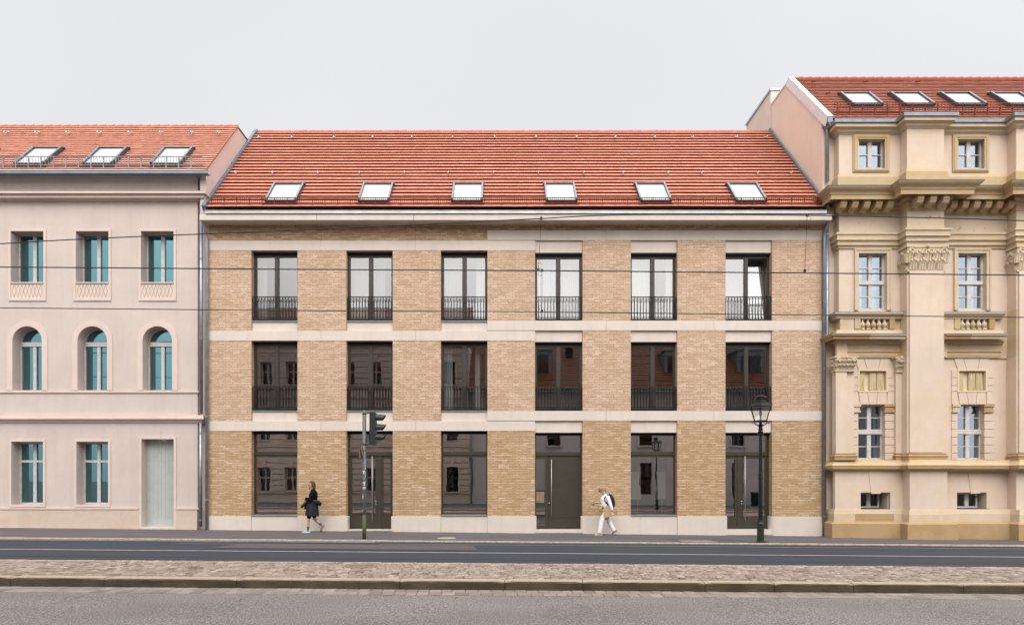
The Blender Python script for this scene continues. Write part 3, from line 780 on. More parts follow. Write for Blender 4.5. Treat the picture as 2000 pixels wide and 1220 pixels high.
# roof
RY0, RZ0, RY1, RZ1 = 22.22, 11.58, 26.95, 16.92
RLEN = math.hypot(RY1-RY0, RZ1-RZ0); sy_, sz_ = (RY1-RY0)/RLEN, (RZ1-RZ0)/RLEN; ny_, nz_ = -sz_, sy_
def roofpt(x, s, h, R0=(RY0, RZ0), dr=(sy_, sz_)):
    return (x, R0[0]+dr[0]*s-dr[1]*h, R0[1]+dr[1]*s+dr[0]*h)
def tiled(x0, x1, R0, R1, courses, tw, thick, lift, wav, m, name, parent, gaps=()):
    ln = math.hypot(R1[0]-R0[0], R1[1]-R0[1]); dr = ((R1[0]-R0[0])/ln, (R1[1]-R0[1])/ln); ex = ln/courses; b = MB()
    for c in range(courses):
        s0, s1 = c*ex, (c+1)*ex+.02
        off = (tw/2 if c % 2 else 0)+random.random()*.02
        ph, ph2 = random.random()*6, random.random()*6; am = wav*(.5+random.random())
        x = x0-off
        while x < x1:
            a_, b_ = max(x, x0), min(x+tw, x1)
            if b_-a_ > .01:
                def wz(xx): return am*(math.sin(xx*.55+ph)+.6*math.sin(xx*1.7+ph2))+math.sin(xx*.25)*wav*.5
                j = (random.random()-.5)*.006; r_ = min(1, max(0, random.gauss(.5, .2)))
                n = len(b.v); gx = .0025
                for (xx, s, h) in ((a_+gx, s0, lift), (b_-gx, s0, lift), (b_-gx, s1, .002), (a_+gx, s1, .002)):
                    b.v.append(roofpt(xx, s+(wz(xx)+j if s == s0 else wz(xx)), h+(j*.6 if s == s0 else 0), R0, dr))
                for (xx, s, h) in ((a_+gx, s0+.004, lift-thick), (b_-gx, s0+.004, lift-thick), (b_-gx, s1, -thick), (a_+gx, s1, -thick)):
                    b.v.append(roofpt(xx, s+(wz(xx)+j if h > 0 else wz(xx)), h, R0, dr))
                for q in ((0, 1, 2, 3), (0, 4, 5, 1), (1, 5, 6, 2), (3, 7, 4, 0), (4, 7, 6, 5)):
                    b.f.append(tuple(n+i for i in q)); b.r.append(r_)
            x += tw
    o = b.build(name, m, parent)
    u = MB(); u.quad(roofpt(x0, 0, -.012, R0, dr), roofpt(x1, 0, -.012, R0, dr), roofpt(x1, ln, -.012, R0, dr), roofpt(x0, ln, -.012, R0, dr))
    u.build("roof_underlay", UNDER, parent); return o
tiled(XL+.08, XR-.03, (RY0, RZ0), (RY1, RZ1), 25, .185, .018, .062, .008, TILE, "roof", BB)
b = MB(); b.prism([(RY1-.02, RZ1-.03), (RY1+4.6, 11.5), (RY1+4.6, 11.3), (RY1-.02, RZ1-.25)], XL, XR, 'x'); part(b, "rear_roof", TILE)
b = MB(); x = XL+.05
while x < XR-.05:
    x2 = min(x+.36, XR-.05); b.tube([(x, RY1, RZ1-.01), (x2+.01, RY1, RZ1+.004)], .075, 8, r=random.random()); x = x2
part(b, "ridge_tiles", TILE)
def slopebar(mb, xa, xb, s0, s1, h0, h1, R0=(RY0, RZ0), dr=(sy_, sz_)):
    n = len(mb.v)
    for s in (s0, s1):
        for (x, h) in ((xa, h0), (xb, h0), (xb, h1), (xa, h1)): mb.v.append(roofpt(x, s, h, R0, dr))
    for q in ((0, 3, 2, 1), (4, 5, 6, 7), (0, 1, 5, 4), (1, 2, 6, 5), (2, 3, 7, 6), (3, 0, 4, 7)):
        mb.f.append(tuple(n+i for i in q)); mb.r.append(.5)
b = MB(); k = 0; s = -.05
while s < RLEN: s2 = min(s+1.2, RLEN+.05); slopebar(b, XL-.035+.003*(k % 2), XL+.10, s, s2-.004, -.1, .11+.006*(k % 2)); s = s2; k += 1
part(b, "verge_flashing", ZINC_B)
b = MB(); k = 0; s = -.05
while s < RLEN+.1: s2 = min(s+1.2, RLEN+.1); slopebar(b, XR-.05, XR+.024-.002*(k % 2), s, s2-.004, -.1, .12+.006*(k % 2)); s = s2; k += 1
part(b, "verge_flashing", ZINC_B)
# roof windows
SKYF = plain('dark_skylight_frame', (.075, .085, .10), .45, .4)
def skylight(x, s0, s1, wd, R0, dr, parent, name="roof_window"):
    b = MB(); e = .07; h0, h1 = -.02, .15
    slopebar(b, x-wd/2, x-wd/2+e, s0, s1, h0, h1, R0, dr); slopebar(b, x+wd/2-e, x+wd/2, s0, s1, h0, h1, R0, dr)
    slopebar(b, x-wd/2+e, x+wd/2-e, s1-e, s1, h0, h1, R0, dr); slopebar(b, x-wd/2+e, x+wd/2-e, s0, s0+e, h0, h1-.02, R0, dr)
    slopebar(b, x-wd/2-.05, x+wd/2+.05, s0-.1, s0-.001, .02, .05, R0, dr)
    slopebar(b, x-wd/2-.03, x+wd/2+.03, s1+.001, s1+.08, .02, .12, R0, dr)
    f = b.build(name, SKYF, parent)
    b = MB(); slopebar(b, x-wd/2+e, x+wd/2-e, s0+e, s1-e, .085, .10, R0, dr); b.build("blind", BLINDM, f)
    b = MB(); b.quad(*[roofpt(xx, s, .125, R0, dr) for xx, s in ((x-wd/2+e, s0+e), (x+wd/2-e, s0+e), (x+wd/2-e, s1-e), (x-wd/2+e, s1-e))]); b.build("pane", GLASS_S, f)
    for q in (-1, 1):
        b = MB(); slopebar(b, x+q*(wd/2-e/2)-.030, x+q*(wd/2-e/2)+.030, s0+.04, s1-.02, h1+.001, h1+.022, R0, dr); b.build("cover_strip", PIPE, f)
    return f
GLASS_S = glass("skylight_glass", .25, (1, 1, 1), (.97, .97, .97))
for px_ in (567, 740.5, 915, 1091.5, 1267.5, 1446): skylight(X(px_, 23.4), .30, 1.72, 1.13, (RY0, RZ0), (sy_, sz_), BB)
# snow guard
def snowguard(x0, x1, s, R0, dr, m, parent, hb=.24, lean=.35, step=.075, rows=2):
    def g_(x, t): # t 0..1 up the guard, leaning
        p = roofpt(x, s, .06, R0, dr); return (x, p[1]-.0-t*hb*.25, p[2]+t*hb)
    b = MB()
    for k in range(rows): t = .12+.88*k/(rows-1); b.tube([g_(x0, t), g_(x1, t)], .017, 5)
    b.tube([g_(x0, .06), g_(x1, .06)], .008, 4)
    x = x0
    while x <= x1: b.tube([g_(x, .06), g_(x, 1)], .0085, 4, cap=False); x += step
    br = b; x = x0+.15
    while x < x1:
        br.box(x-.012, x+.012, g_(x, 0)[1]-.02, g_(x, 0)[1]+.02, g_(x, -.25)[2], g_(x, 1.08)[2]); x += .45
    br.build("snow_guard", m, parent)
snowguard(XL+.1, XR-.08, .16, (RY0, RZ0), (sy_, sz_), RUST, BB, .20)
HOOKM = plain("galvanised_hook", (.62, .60, .58), .35, .7)
def hook(x, s, R0, dr, parent, m=HOOKM):
    b = MB(); b.tube([roofpt(x, s+.14, .07, R0, dr), roofpt(x, s+.02, .10, R0, dr), roofpt(x, s-.12, .12, R0, dr), roofpt(x, s-.14, .17, R0, dr), roofpt(x+.02, s-.10, .19, R0, dr)], .020, 6)
    return b.build("roof_hook", m, parent)
def s_of(py): k = (HY-py)/F; return ((k*RY0-(RZ0-EYE))/(sz_-k*sy_))
for q, lst in ((273, (508, 572, 653.6, 728.6, 805, 884, 966, 1046, 1125, 1200, 1277, 1350.5, 1436, 1494)), (342, (463, 534.6, 622.6, 703.6, 790.6, 876, 964, 1051, 1139, 1215.6, 1303, 1368.5, 1477, 1542))):
    s = s_of(q)
    for px_ in lst: hook(X(px_, RY0+sy_*s), s, (RY0, RZ0), (sy_, sz_), BB)
# downpipes
def pipe(pts, r, m, name, parent, clamps=(), cm=None):
    b = MB(); b.tube(pts, r, 12); p = b.build(name, m, parent, smooth=True)
    for z in clamps:
        for i in range(len(pts)-1):
            (x0, y0, z0), (x1, y1, z1) = pts[i], pts[i+1]
            if min(z0, z1) <= z <= max(z0, z1) and abs(z0-z1) > .3:
                t = (z-z0)/(z1-z0); xx, yy = x0+(x1-x0)*t, y0+(y1-y0)*t
                c = MB(); c.tube([(xx, yy, z-.015), (xx, yy, z+.015)], r+.012, 12); c.tube([(xx, yy, z), (xx, yy+.14, z)], .012, 6); c.build("pipe_clamp", cm or m, p)
    return p
xp = X(404, 22.50)
pipe([(xp, 22.1, 11.28), (xp, 22.2, 11.05), (xp, 22.46, 10.78), (xp, 22.50, 10.6), (xp, 22.50, -.0)], .052, PIPE2, "downpipe", BB, (10.3, 8.2, 6.9, 4.2, 1.2))
xp = X(1610, 22.47)
pipe([(xp, 22.1, 11.28), (xp, 22.2, 11.05), (xp, 22.43, 10.78), (xp, 22.47, 10.6), (xp, 22.47, -.25)], .052, PIPE, "downpipe", BB, (10.3, 8.3, 6.6, 5.9, 3.6, 2.4, .6))

# ------------------------------------------------------------------ rose house on the left
LB = empty("stucco_house", (-15, D, 0), "smooth rose-grey stucco house with arched window, at the left end of the brick building", "building")
LW0, LW1 = -27.0, X(386)
AX = [308, 181, 54, -73]           # window axes
def hole(pxc, half, q0, q1): return (X(pxc-half), X(pxc+half), Z(q1), Z(q0))
holes = []
for a_ in AX: holes += [hole(a_, 32, 452, 551.5), hole(a_, 28.8, 637, 762)]
holes.append((X(277), X(340), -1, Z(857)))
for a_ in AX[1:]: holes.append(hole(a_, 31, 862, 985))
b = MB(); b.wall(LW0, LW1, -.6, Z(336), D, D+.45, holes)
for a_ in AX:                       # spandrels of the arches
    xc, r_ = X(a_), X(a_+28.8)-X(a_); zs = Z(637)-r_
    for sgn in (-1, 1):
        pts = [(xc+sgn*r_, Z(637)), (xc, Z(637))]+[(xc+sgn*r_*math.sin(t), zs+r_*math.cos(t)) for t in [math.pi/2*k/10 for k in range(0, 11)]]
        b.prism(pts, D+.0005, D+.449, 'y')
part(b, "wall", STUC_L, LB)
b = MB(); b.wall(LW1, X(407.5)-.005, -.6, Z(345), D+.2, D+.6, ()); part(b, "side_recess", STUC_L, LB)
b = MB()
yR0, zR0, yR1, zR1 = 22.28, Z(335, 22.28), 25.1, Z(247.5, 25.1)
b.prism([(D+.46, -.6), (D+.46, 11.0), (22.42, 11.3), (22.42, zR0+.10), (yR1, zR1-.03), (33, zR1-.03), (33, -.6)], XL-.22, XL-.01, 'x')
part(b, "gable_wall", STUC_G, LB)
b = MB(); b.box(XL-.24, XL+.01, yR1-.05, 33, zR1-.03, zR1+.03); part(b, "coping", DARK, LB)
b = MB(); b.box(LW0, XL-.23, yR1+.05, 33, zR1-.12, zR1-.06); b.box(LW0, LW0+.3, D+.46, 33, -.6, 12.5); b.box(LW0+.31, XL-.3, 32.7, 33, -.6, zR1-.13); part(b, "flat_roof", ZINC_B, LB)
LR0, LR1 = (yR0, zR0), (yR1, zR1); ll = math.hypot(yR1-yR0, zR1-zR0); LDR = ((yR1-yR0)/ll, (zR1-zR0)/ll)
TILE_L = tiles("salmon_tile", [(0, (.48, .185, .115)), (.5, (.57, .25, .17)), (1, (.64, .31, .22))])
tiled(LW0, XL+.03, LR0, LR1, 22, .18, .016, .038, .006, TILE_L, "roof", LB)
b = MB(); x = LW0
while x < XL-.05: b.tube([(x, yR1, zR1+.0), (min(x+.37, XL+.02), yR1, zR1+.015)], [.06, .075], 8); x += .36
part(b, "ridge_tiles", TILE_L, LB)
for k in range(5): skylight(X(349, 23.4)-k*2.45, .38, 1.85, 1.10, LR0, LDR, LB)
snowguard(LW0, XL-.12, .32, LR0, LDR, PIPE2, LB, .30, step=.11)
for px_ in (260, 320, 380, 432, 200, 140, 80, 20): hook(X(px_, 24.6), 3.35, LR0, LDR, LB)
b = MB(); zg = Z(334.5, 22.15)
b.prism([(22.10, zg), (22.10, zg-.09), (22.17, zg-.13), (22.30, zg-.10), (22.30, zg+.01), (22.28, zg), (22.27, zg-.08), (22.17, zg-.10), (22.12, zg-.08), (22.12, zg)], LW0, X(406, 22.1), 'x')
b.tube([(LW0, 22.1, zg+.004), (X(406, 22.1), 22.1, zg+.004)], .014, 6)
part(b, "gutter", ZINC_B, LB)
# eaves board and top band
z0 = Z(343); b = MB(); b.sweep([(LW0, D), (LW1, D), (LW1, D+.2)], [(.14, z0+.02), (.14, z0-.03), (.10, z0-.04), (.08, z0-.06), (.03, z0-.08)]); part(b, "eaves_moulding", STUC_LT, LB)
b = MB(); b.box(LW0, XL-.02, 22.28, D+.5, z0+.022, z0+.07); part(b, "soffit", STUC_LT, LB)
def prof(items, base): return [(o, Z(q, base-o)) for o, q in items]
b = MB(); b.sweep([(LW0, D), (X(391), D), (X(391), D+.22)], prof([(.34, 373), (.34, 377), (.26, 379), (.24, 382), (.24, 386), (.13, 387.5), (.06, 392), (.03, 393)], D)); part(b, "cornice", STUC_LT, LB)
b = MB(); b.box(LW0, X(391)+.30, D-.345, D+.1, Z(373, D-.34)+.001, Z(373, D-.34)+.014); part(b, "cornice_flashing", ZINC_B, LB)
b = MB(); b.sweep([(LW0, D), (LW1+.01, D), (LW1+.01, D+.19)], prof([(.05, 763), (.05, 766), (.02, 768)], D)); part(b, "string_course", STUC_LT, LB)
b = MB(); b.sweep([(LW0, D), (X(393), D), (X(393), D+.22)], prof([(.13, 810), (.13, 814), (.16, 814.5), (.16, 818), (.10, 819), (.05, 824), (.02, 826)], D)); part(b, "string_course", STUC_LT, LB)
# base band
BASE_L = stucco("rosy_base_render", (.60, .48, .40), stain=(.50, .34, .25), stain_amt=.35, grain=40)
for x0, x1 in ((X(345), LW1), (LW0, X(272))):
    b = MB(); b.box(x0, x1+.0, D-.035, D-.001, -.7, Z(994)); part(b, "base_panel", BASE_L, LB)
    b = MB(); b.box(x0, x1+(.2 if x1 == LW1 else 0), D-.06, D-.001, Z(994)+.001, Z(991)); part(b, "base_ledge", STUC_LT, LB)
    b = MB(); b.box(x0, x1, D-.055, D-.036, -.7, Z(1027)); part(b, "plinth", BASE_L, LB)
# surrounds
def frame_rect(mb, x0, x1, z0, z1, t, y0, y1, tb=None, tt=None):
    tb = t if tb is None else tb; tt = t if tt is None else tt
    mb.box(x0-t, x0, y0, y1, z0-tb, z1+tt); mb.box(x1, x1+t, y0, y1, z0-tb, z1+tt)
    mb.box(x0, x1, y0, y1, z1, z1+tt)
    if tb > 0: mb.box(x0, x1, y0, y1, z0-tb, z0)
LY = D+.36
for a_ in AX:
    x0, x1, z0, z1 = X(a_-32), X(a_+32), Z(551.5), Z(452); t = .085
    b = MB(); frame_rect(b, x0, x1, Z(583), z1, t, D-.035, D-.0005, tb=t); part(b, "window_surround", STUC_LT, LB)
    p_ = MB(); zp0, zp1 = Z(583)+.0, Z(554)
    p_.box(x0+.001, x1-.001, D-.012, D-.0006, zp0+.001, zp1); o = part(p_, "lattice_panel", STUC_LT, LB)
    lt = MB(); n = 8; dx = (x1-x0-.1)/n
    for k in range(n):
        for sgn in (-1, 1):
            for (za, zb_) in ((zp0+.05, (zp0+zp1)/2), ((zp0+zp1)/2, zp1-.04)):
                xa = x0+.05+k*dx; fl = sgn if za == zp0+.05 else -sgn
                xs_, xe = (xa, xa+dx/2) if fl > 0 else (xa+dx, xa+dx/2)
                lt.tube([(xs_, D-.013, (zb_ if za == zp0+.05 else za)), (xe, D-.013, (za if za == zp0+.05 else zb_))], .0065, 4)
    lt.build("lattice", plain("lattice_shadow_grey", (.33, .26, .22), .9), o)
    s_ = MB(); s_.box(x0+.002, x1-.002, D-.05, LY, z0-.04, z0); part(s_, "window_sill", STUC_LT, LB)
    f = MB(); e = .045; xm = (x0+x1)/2
    f.box(x0, x0+e, LY, LY+.08, z0, z1); f.box(x1-e, x1, LY, LY+.08, z0, z1); f.box(x0+e, x1-e, LY, LY+.08, z1-e*.7, z1); f.box(x0+e, x1-e, LY, LY+.08, z0, z0+e); f.box(xm-.065, xm+.065, LY-.01, LY+.08, z0+e, z1-e*.7)
    wdw = part(f, "window", FRAMEG, LB); pane(x0+e, xm-.065, z0+e, z1-e*.7, LY+.04, wdw, GLASS_T); pane(xm+.065, x1-e, z0+e, z1-e*.7, LY+.04, wdw, GLASS_T)
    # arched window
    xc, r_ = X(a_), X(a_+28.8)-X(a_); zt = Z(637); zs = zt-r_; z0 = Z(762)
    b = MB(); n = 16; ro, ri = r_+.20, r_
    outer = [(xc+ro*math.cos(math.pi*k/n), zs+ro*math.sin(math.pi*k/n)) for k in range(n+1)]
    inner = [(xc+ri*math.cos(math.pi*k/n), zs+ri*math.sin(math.pi*k/n)) for k in range(n+1)]
    b.prism(outer+[(xc-ro, z0)]+[(xc-ri, z0)]+inner[::-1]+[(xc+ri, z0), (xc+ro, z0)], D-.03, D-.0005, 'y'); part(b, "arch_surround", STUC_LT, LB)
    b = MB(); 
    for (ra, rb) in ((r_, r_-.045),):
        o_ = [(xc+ra*math.cos(math.pi*k/n), zs+ra*math.sin(math.pi*k/n)) for k in range(n+1)]; i_ = [(xc+rb*math.cos(math.pi*k/n), zs+rb*math.sin(math.pi*k/n)) for k in range(n+1)]
        b.prism(o_+[(xc-ra, z0), (xc-rb, z0)]+i_[::-1]+[(xc+rb, z0), (xc+ra, z0)], LY, LY+.08, 'y')
    zt1, zt0 = Z(668.5, LY), Z(677, LY)
    b.box(xc-r_+.07, xc+r_-.045, LY-.04, LY+.078, zt0, zt1); b.box(xc-.06, xc+.06, LY-.015, LY+.079, z0+.06, zt0-.001); b.box(xc-r_+.07, xc+r_-.045, LY, LY+.078, z0, z0+.06)
    wdw = part(b, "arched_window", FRAMEG, LB); pane(xc-r_+.07, xc-.06, z0+.06, zt0, LY+.04, wdw, GLASS_T); pane(xc+.06, xc+r_-.045, z0+.06, zt0, LY+.04, wdw, GLASS_T)
    pb = MB(); rb = r_-.045; pb.quad((xc-rb, LY+.04, zt1), *[(xc-rb*math.cos(math.pi*k/n), LY+.04, max(zt1, zs+rb*math.sin(math.pi*k/n))) for k in range(n+1)], (xc+rb, LY+.04, zt1)); pb.build("pane", GLASS_T, wdw)
# dark rooms
b = MB()
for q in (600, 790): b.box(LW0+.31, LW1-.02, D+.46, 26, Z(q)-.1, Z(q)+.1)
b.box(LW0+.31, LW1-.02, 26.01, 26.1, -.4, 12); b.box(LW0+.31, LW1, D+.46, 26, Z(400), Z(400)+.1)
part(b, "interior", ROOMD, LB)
# lower windows beyond the door
for a_ in AX[1:]:
    x0, x1, z0, z1 = X(a_-31), X(a_+31), Z(985), Z(862)
    b = MB(); frame_rect(b, x0, x1, z0, z1, .085, D-.03, D-.0005); part(b, "window_surround", STUC_LT, LB)
    f = MB(); e = .07; xm = (x0+x1)/2
    frame_rect(f, x0+e, x1-e, z0+e, z1-e, e, LY, LY+.08); f.box(xm-.06, xm+.06, LY-.01, LY+.079, z0+e, z1-e); f.box(x0+e, x1-e, LY-.012, LY+.078, (z0+z1)/2+.4, (z0+z1)/2+.48)
    wdw = part(f, "window", FRAMEG, LB); pane(x0+e, x1-e, z0+e, z1-e, LY+.04, wdw, GLASS_T)
# house door
x0, x1 = X(277), X(340); z1 = Z(857); b = MB()
b.box(x0-.09, x0, D-.03, D-.0004, -.6, z1+.09); b.box(x1, x1+.09, D-.03, D-.0004, -.6, z1+.09); b.box(x0, x1, D-.03, D-.0004, z1, z1+.09); part(b, "door_surround", STUC_LT, LB)
b = MB(); DYL = D+.30; zdb = Z(1027, DYL)
b.box(x0, x1, DYL, DYL+.06, zdb, Z(899.5, DYL)-.006); b.box(x0, x1, DYL, DYL+.06, Z(899.5, DYL)+.006, z1); b.box(x0, x1, DYL+.01, DYL+.05, Z(899.5, DYL)-.006, Z(899.5, DYL)+.006)
random.seed(3)
for k in range(7):
    xa = x0+.28+k*(x1-x0-.36)/6; xb = xa+(random.random()-.5)*.09
    b.prism([(xa-.004, z1-.15), (xa+.008, z1-.15), (xb+.008, zdb+.3), (xb-.004, zdb+.3)], DYL-.006, DYL+.001, 'y')
dr_ = part(b, "door", DOORG, LB)
b = MB(); b.box(x0, x1, D-.02, D+.5, -.6, zdb-.002); part(b, "threshold", STONE_P, LB)
text("2", X(318.5, DYL), DYL-.012, Z(878, DYL), .20, plain("cream_numeral", (.62, .52, .38), .5), dr_)
b = MB(); pts = [(313, 840), (312.5, 846), (314, 853), (317, 858), (322, 860.5), (324, 859.5)]
b.tube([(X(p, D-.05), D-.05, Z(q, D-.05)) for p, q in pts], .008, 6); b.build("loose_cable", FRAMEW, None, loc=(X(313), D-.05, Z(845)), label="short white cable dangling above the grey-green house door", cat="cable")
# downpipe
xp = X(393.5, 22.48)
pipe([(xp+.06, 22.2, Z(338, 22.2)), (xp, 22.40, Z(346)), (xp, 22.48, Z(352)), (xp, 22.48, Z(372))], .055, PIPE, "downpipe", LB)
pipe([(xp-.02, 22.50, Z(392)), (xp-.02, 22.50, Z(808))], .055, PIPE, "downpipe", LB, (Z(430), Z(507), Z(662)))
pipe([(xp-.04, 22.50, Z(826)), (xp-.04, 22.50, Z(1027))], .055, PIPE, "downpipe", LB, (Z(846), Z(1015)))

# ------------------------------------------------------------------ sandstone palace on the right
RB = empty("palace_house", (14, 22.3, 0), "ornate peach and ochre sandstone house with cornices and pilasters, right of the brick building", "building")
Y0, YB, YR = 22.6, 22.27, 21.88
XC0, XC1 = X(1638.5, YB), X(1771.6, YR)                 # bay corner, projection corner
XW = XR+.06; XP1 = XC1+1.30; XC2 = XP1; XC3 = XP1+(XC1-XC0)+.35; XC4 = XC3+1.3; XEND = 27
def plan(dxb=0.0, yb=0, yr=0):
    return [(XC0+dxb, Y0), (XC0+dxb, YB+yb), (XC1+dxb, YB+yb), (XC1+dxb, YR+yr), (XP1-dxb, YR+yr), (XP1-dxb, YB+yb), (XC3+dxb, YB+yb), (XC3+dxb, YR+yr), (XC4-dxb, YR+yr), (XC4-dxb, YB+yb), (XEND, YB+yb)]
def sw(items, name, m, base=YB, path=None, parent=RB, **k):
    b = MB(); b.sweep(path or plan(), [(o, Z(q, base-o)) for o, q in items]); return part(b, name, m, parent, **k)
PCX = [X(1704, YB)]; PCX.append((XP1+XC3)/2); PCX.append(XC4+(PCX[0]-XC0))
def S(q): return Z(q, YB)
# bay walls with holes, storey by storey
def bays(q0, q1, m, hl, name="wall", y=YB, yr=YR, ends=True):
    for k, (a_, c_) in enumerate(((XC0, XC1), (XP1, XC3), (XC4, XEND))):
        b = MB(); hs_ = []
        if k < 3:
            for (w_, ha, hb) in hl: hs_.append((PCX[k]-w_/2, PCX[k]+w_/2, S(hb), S(ha)))
        b.wall(a_, c_, S(q1), S(q0), y, Y0+.3, hs_); part(b, name, m, RB)
    for a_, c_ in ((XC1, XP1), (XC3, XC4)):
        b = MB(); b.box(a_, c_, yr, y, S(q1), S(q0)); part(b, "pilaster", m, RB)
w2 = X(1731, YB)-X(1676, YB)
b = MB(); b.box(XW, XC0, Y0, Y0+.3, -.8, Z(236, Y0)); part(b, "side_strip_wall", STUC_R, RB)
wA = X(1727, YB)-X(1674.5, YB)
bays(236, 361, STUC_R, [(wA, 273, 331)])                # attic storey
bays(361, 455, SAND_S, [])                              # frieze zone
bays(455, 609, STUC_R, [(w2, 495, 606)])                # second floor
bays(609, 700, SAND_P, [(X(1734, YB)-X(1677.5, YB), 622, 643.5)])
w1 = X(1727.5, YB)-X(1675, YB)
bays(700, 915, STUC_R, [(X(1731, YB)-X(1676.5, YB), 724, 762), (w1, 790, 897)], y=YB+.04)
bays(915, 996, STUC_R, [(X(1739, YB)-X(1681, YB), 961, 994)])
# mouldings following the breaks of the wall
sw([(.30, 231.5), (.30, 238), (.27, 239.5)], "gutter", ZINC_B)
sw([(.24, 239.8), (.24, 247), (.20, 248), (.12, 253), (.10, 257), (.04, 261), (.02, 263)], "cornice", SAND_P)
sw([(.02, 339.5), (.09, 345), (.09, 362)], "attic_base", SAND)
sw([(.82, 361), (.81, 362.5)], "cornice_flashing", ZINC)
sw([(.80, 362.6), (.79, 365), (.74, 369), (.66, 374), (.63, 377), (.63, 379), (.60, 380.5), (.60, 389), (.57, 389.5), (.56, 387.5), (.20, 389), (.19, 397), (.12, 402), (.12, 406), (.06, 410), (.04, 416), (.015, 421)], "main_cornice", SAND)
sw([(.17, 453.5), (.17, 457), (.13, 459), (.12, 467), (.16, 468), (.09, 470.5), (.085, 477), (.12, 478), (.05, 481), (.045, 485), (.01, 487)], "architrave", SAND_P)
# modillions
MZ = Z(389.5, YB-.6)+.006
def modillion(x, y, dirx=0):
    b = MB(); pts = [(0, 0), (-.34, 0), (-.34, -.14), (-.31, -.16), (-.31, -.19), (-.27, -.27), (-.20, -.29), (-.14, -.27), (0, -.36)]
    if dirx == 0: b.prism([(y+p, MZ+q*.78) for p, q in pts], x-.105, x+.105, 'x')
    else: b.prism([(x+p*-dirx, MZ+q*.78) for p, q in pts], y-.10, y+.10, 'y')
    part(b, "modillion", SAND, RB)
for px_ in (1641, 1663.5, 1686.5, 1709.5, 1732.5): modillion(X(px_, YB-.3)+.03, YB-.16)
for k in range(3): modillion(XC1+.16+k*.44, YR-.16)
for k in range(6): modillion(XP1+.3+k*.4, YB-.16)
modillion(XC0-.16, YB+.12, -1)
# attic window
def sash(xc, w_, qa, qb, y, rows, m=FRAMEW, transom=None, e=.075, mull=.07, gm=GLASS_R, parent=RB, name="window"):
    x0, x1, z0, z1 = xc-w_/2, xc+w_/2, Z(qb, y), Z(qa, y); b = MB()
    frame_rect(b, x0+e, x1-e, z0+e, z1-e, e, y, y+.08); b.box(xc-mull, xc+mull, y-.012, y+.079, z0+e, z1-e)
    if transom: b.box(x0+e*.3, x1-e*.3, y-.05, y+.078, Z(transom[1], y), Z(transom[0], y))
    f = b.build(name, m, parent)
    for q in rows:
        g_ = MB(); zz = Z(q, y)
        g_.box(x0+e, xc-mull, y+.005, y+.05, zz-.014, zz+.014); g_.box(xc+mull, x1-e, y+.005, y+.05, zz-.014, zz+.014); g_.build("glazing_bar", m, f)
    pane(x0+e, xc-mull, z0+e, z1-e, y+.04, f, gm); pane(xc+mull, x1-e, z0+e, z1-e, y+.04, f, gm)
    return f
YW = YB+.20
def trap(mb, pts, y0, y1): mb.prism(pts, y0, y1, 'y')
def baluster(x, y, z0, z1, m):
    h = z1-z0; b = MB()
    b.box(x-.062, x+.062, y-.062, y+.062, z0, z0+.12*h)
    b.lathe((x, y, z0), [(.045, .12*h), (.035, .16*h), (.062, .22*h), (.088, .38*h), (.080, .48*h), (.045, .68*h), (.032, .78*h), (.05, .82*h), (.05, .88*h)], 12)
    b.box(x-.058, x+.058, y-.058, y+.058, z1-.12*h, z1); return part(b, "baluster", m, RB)
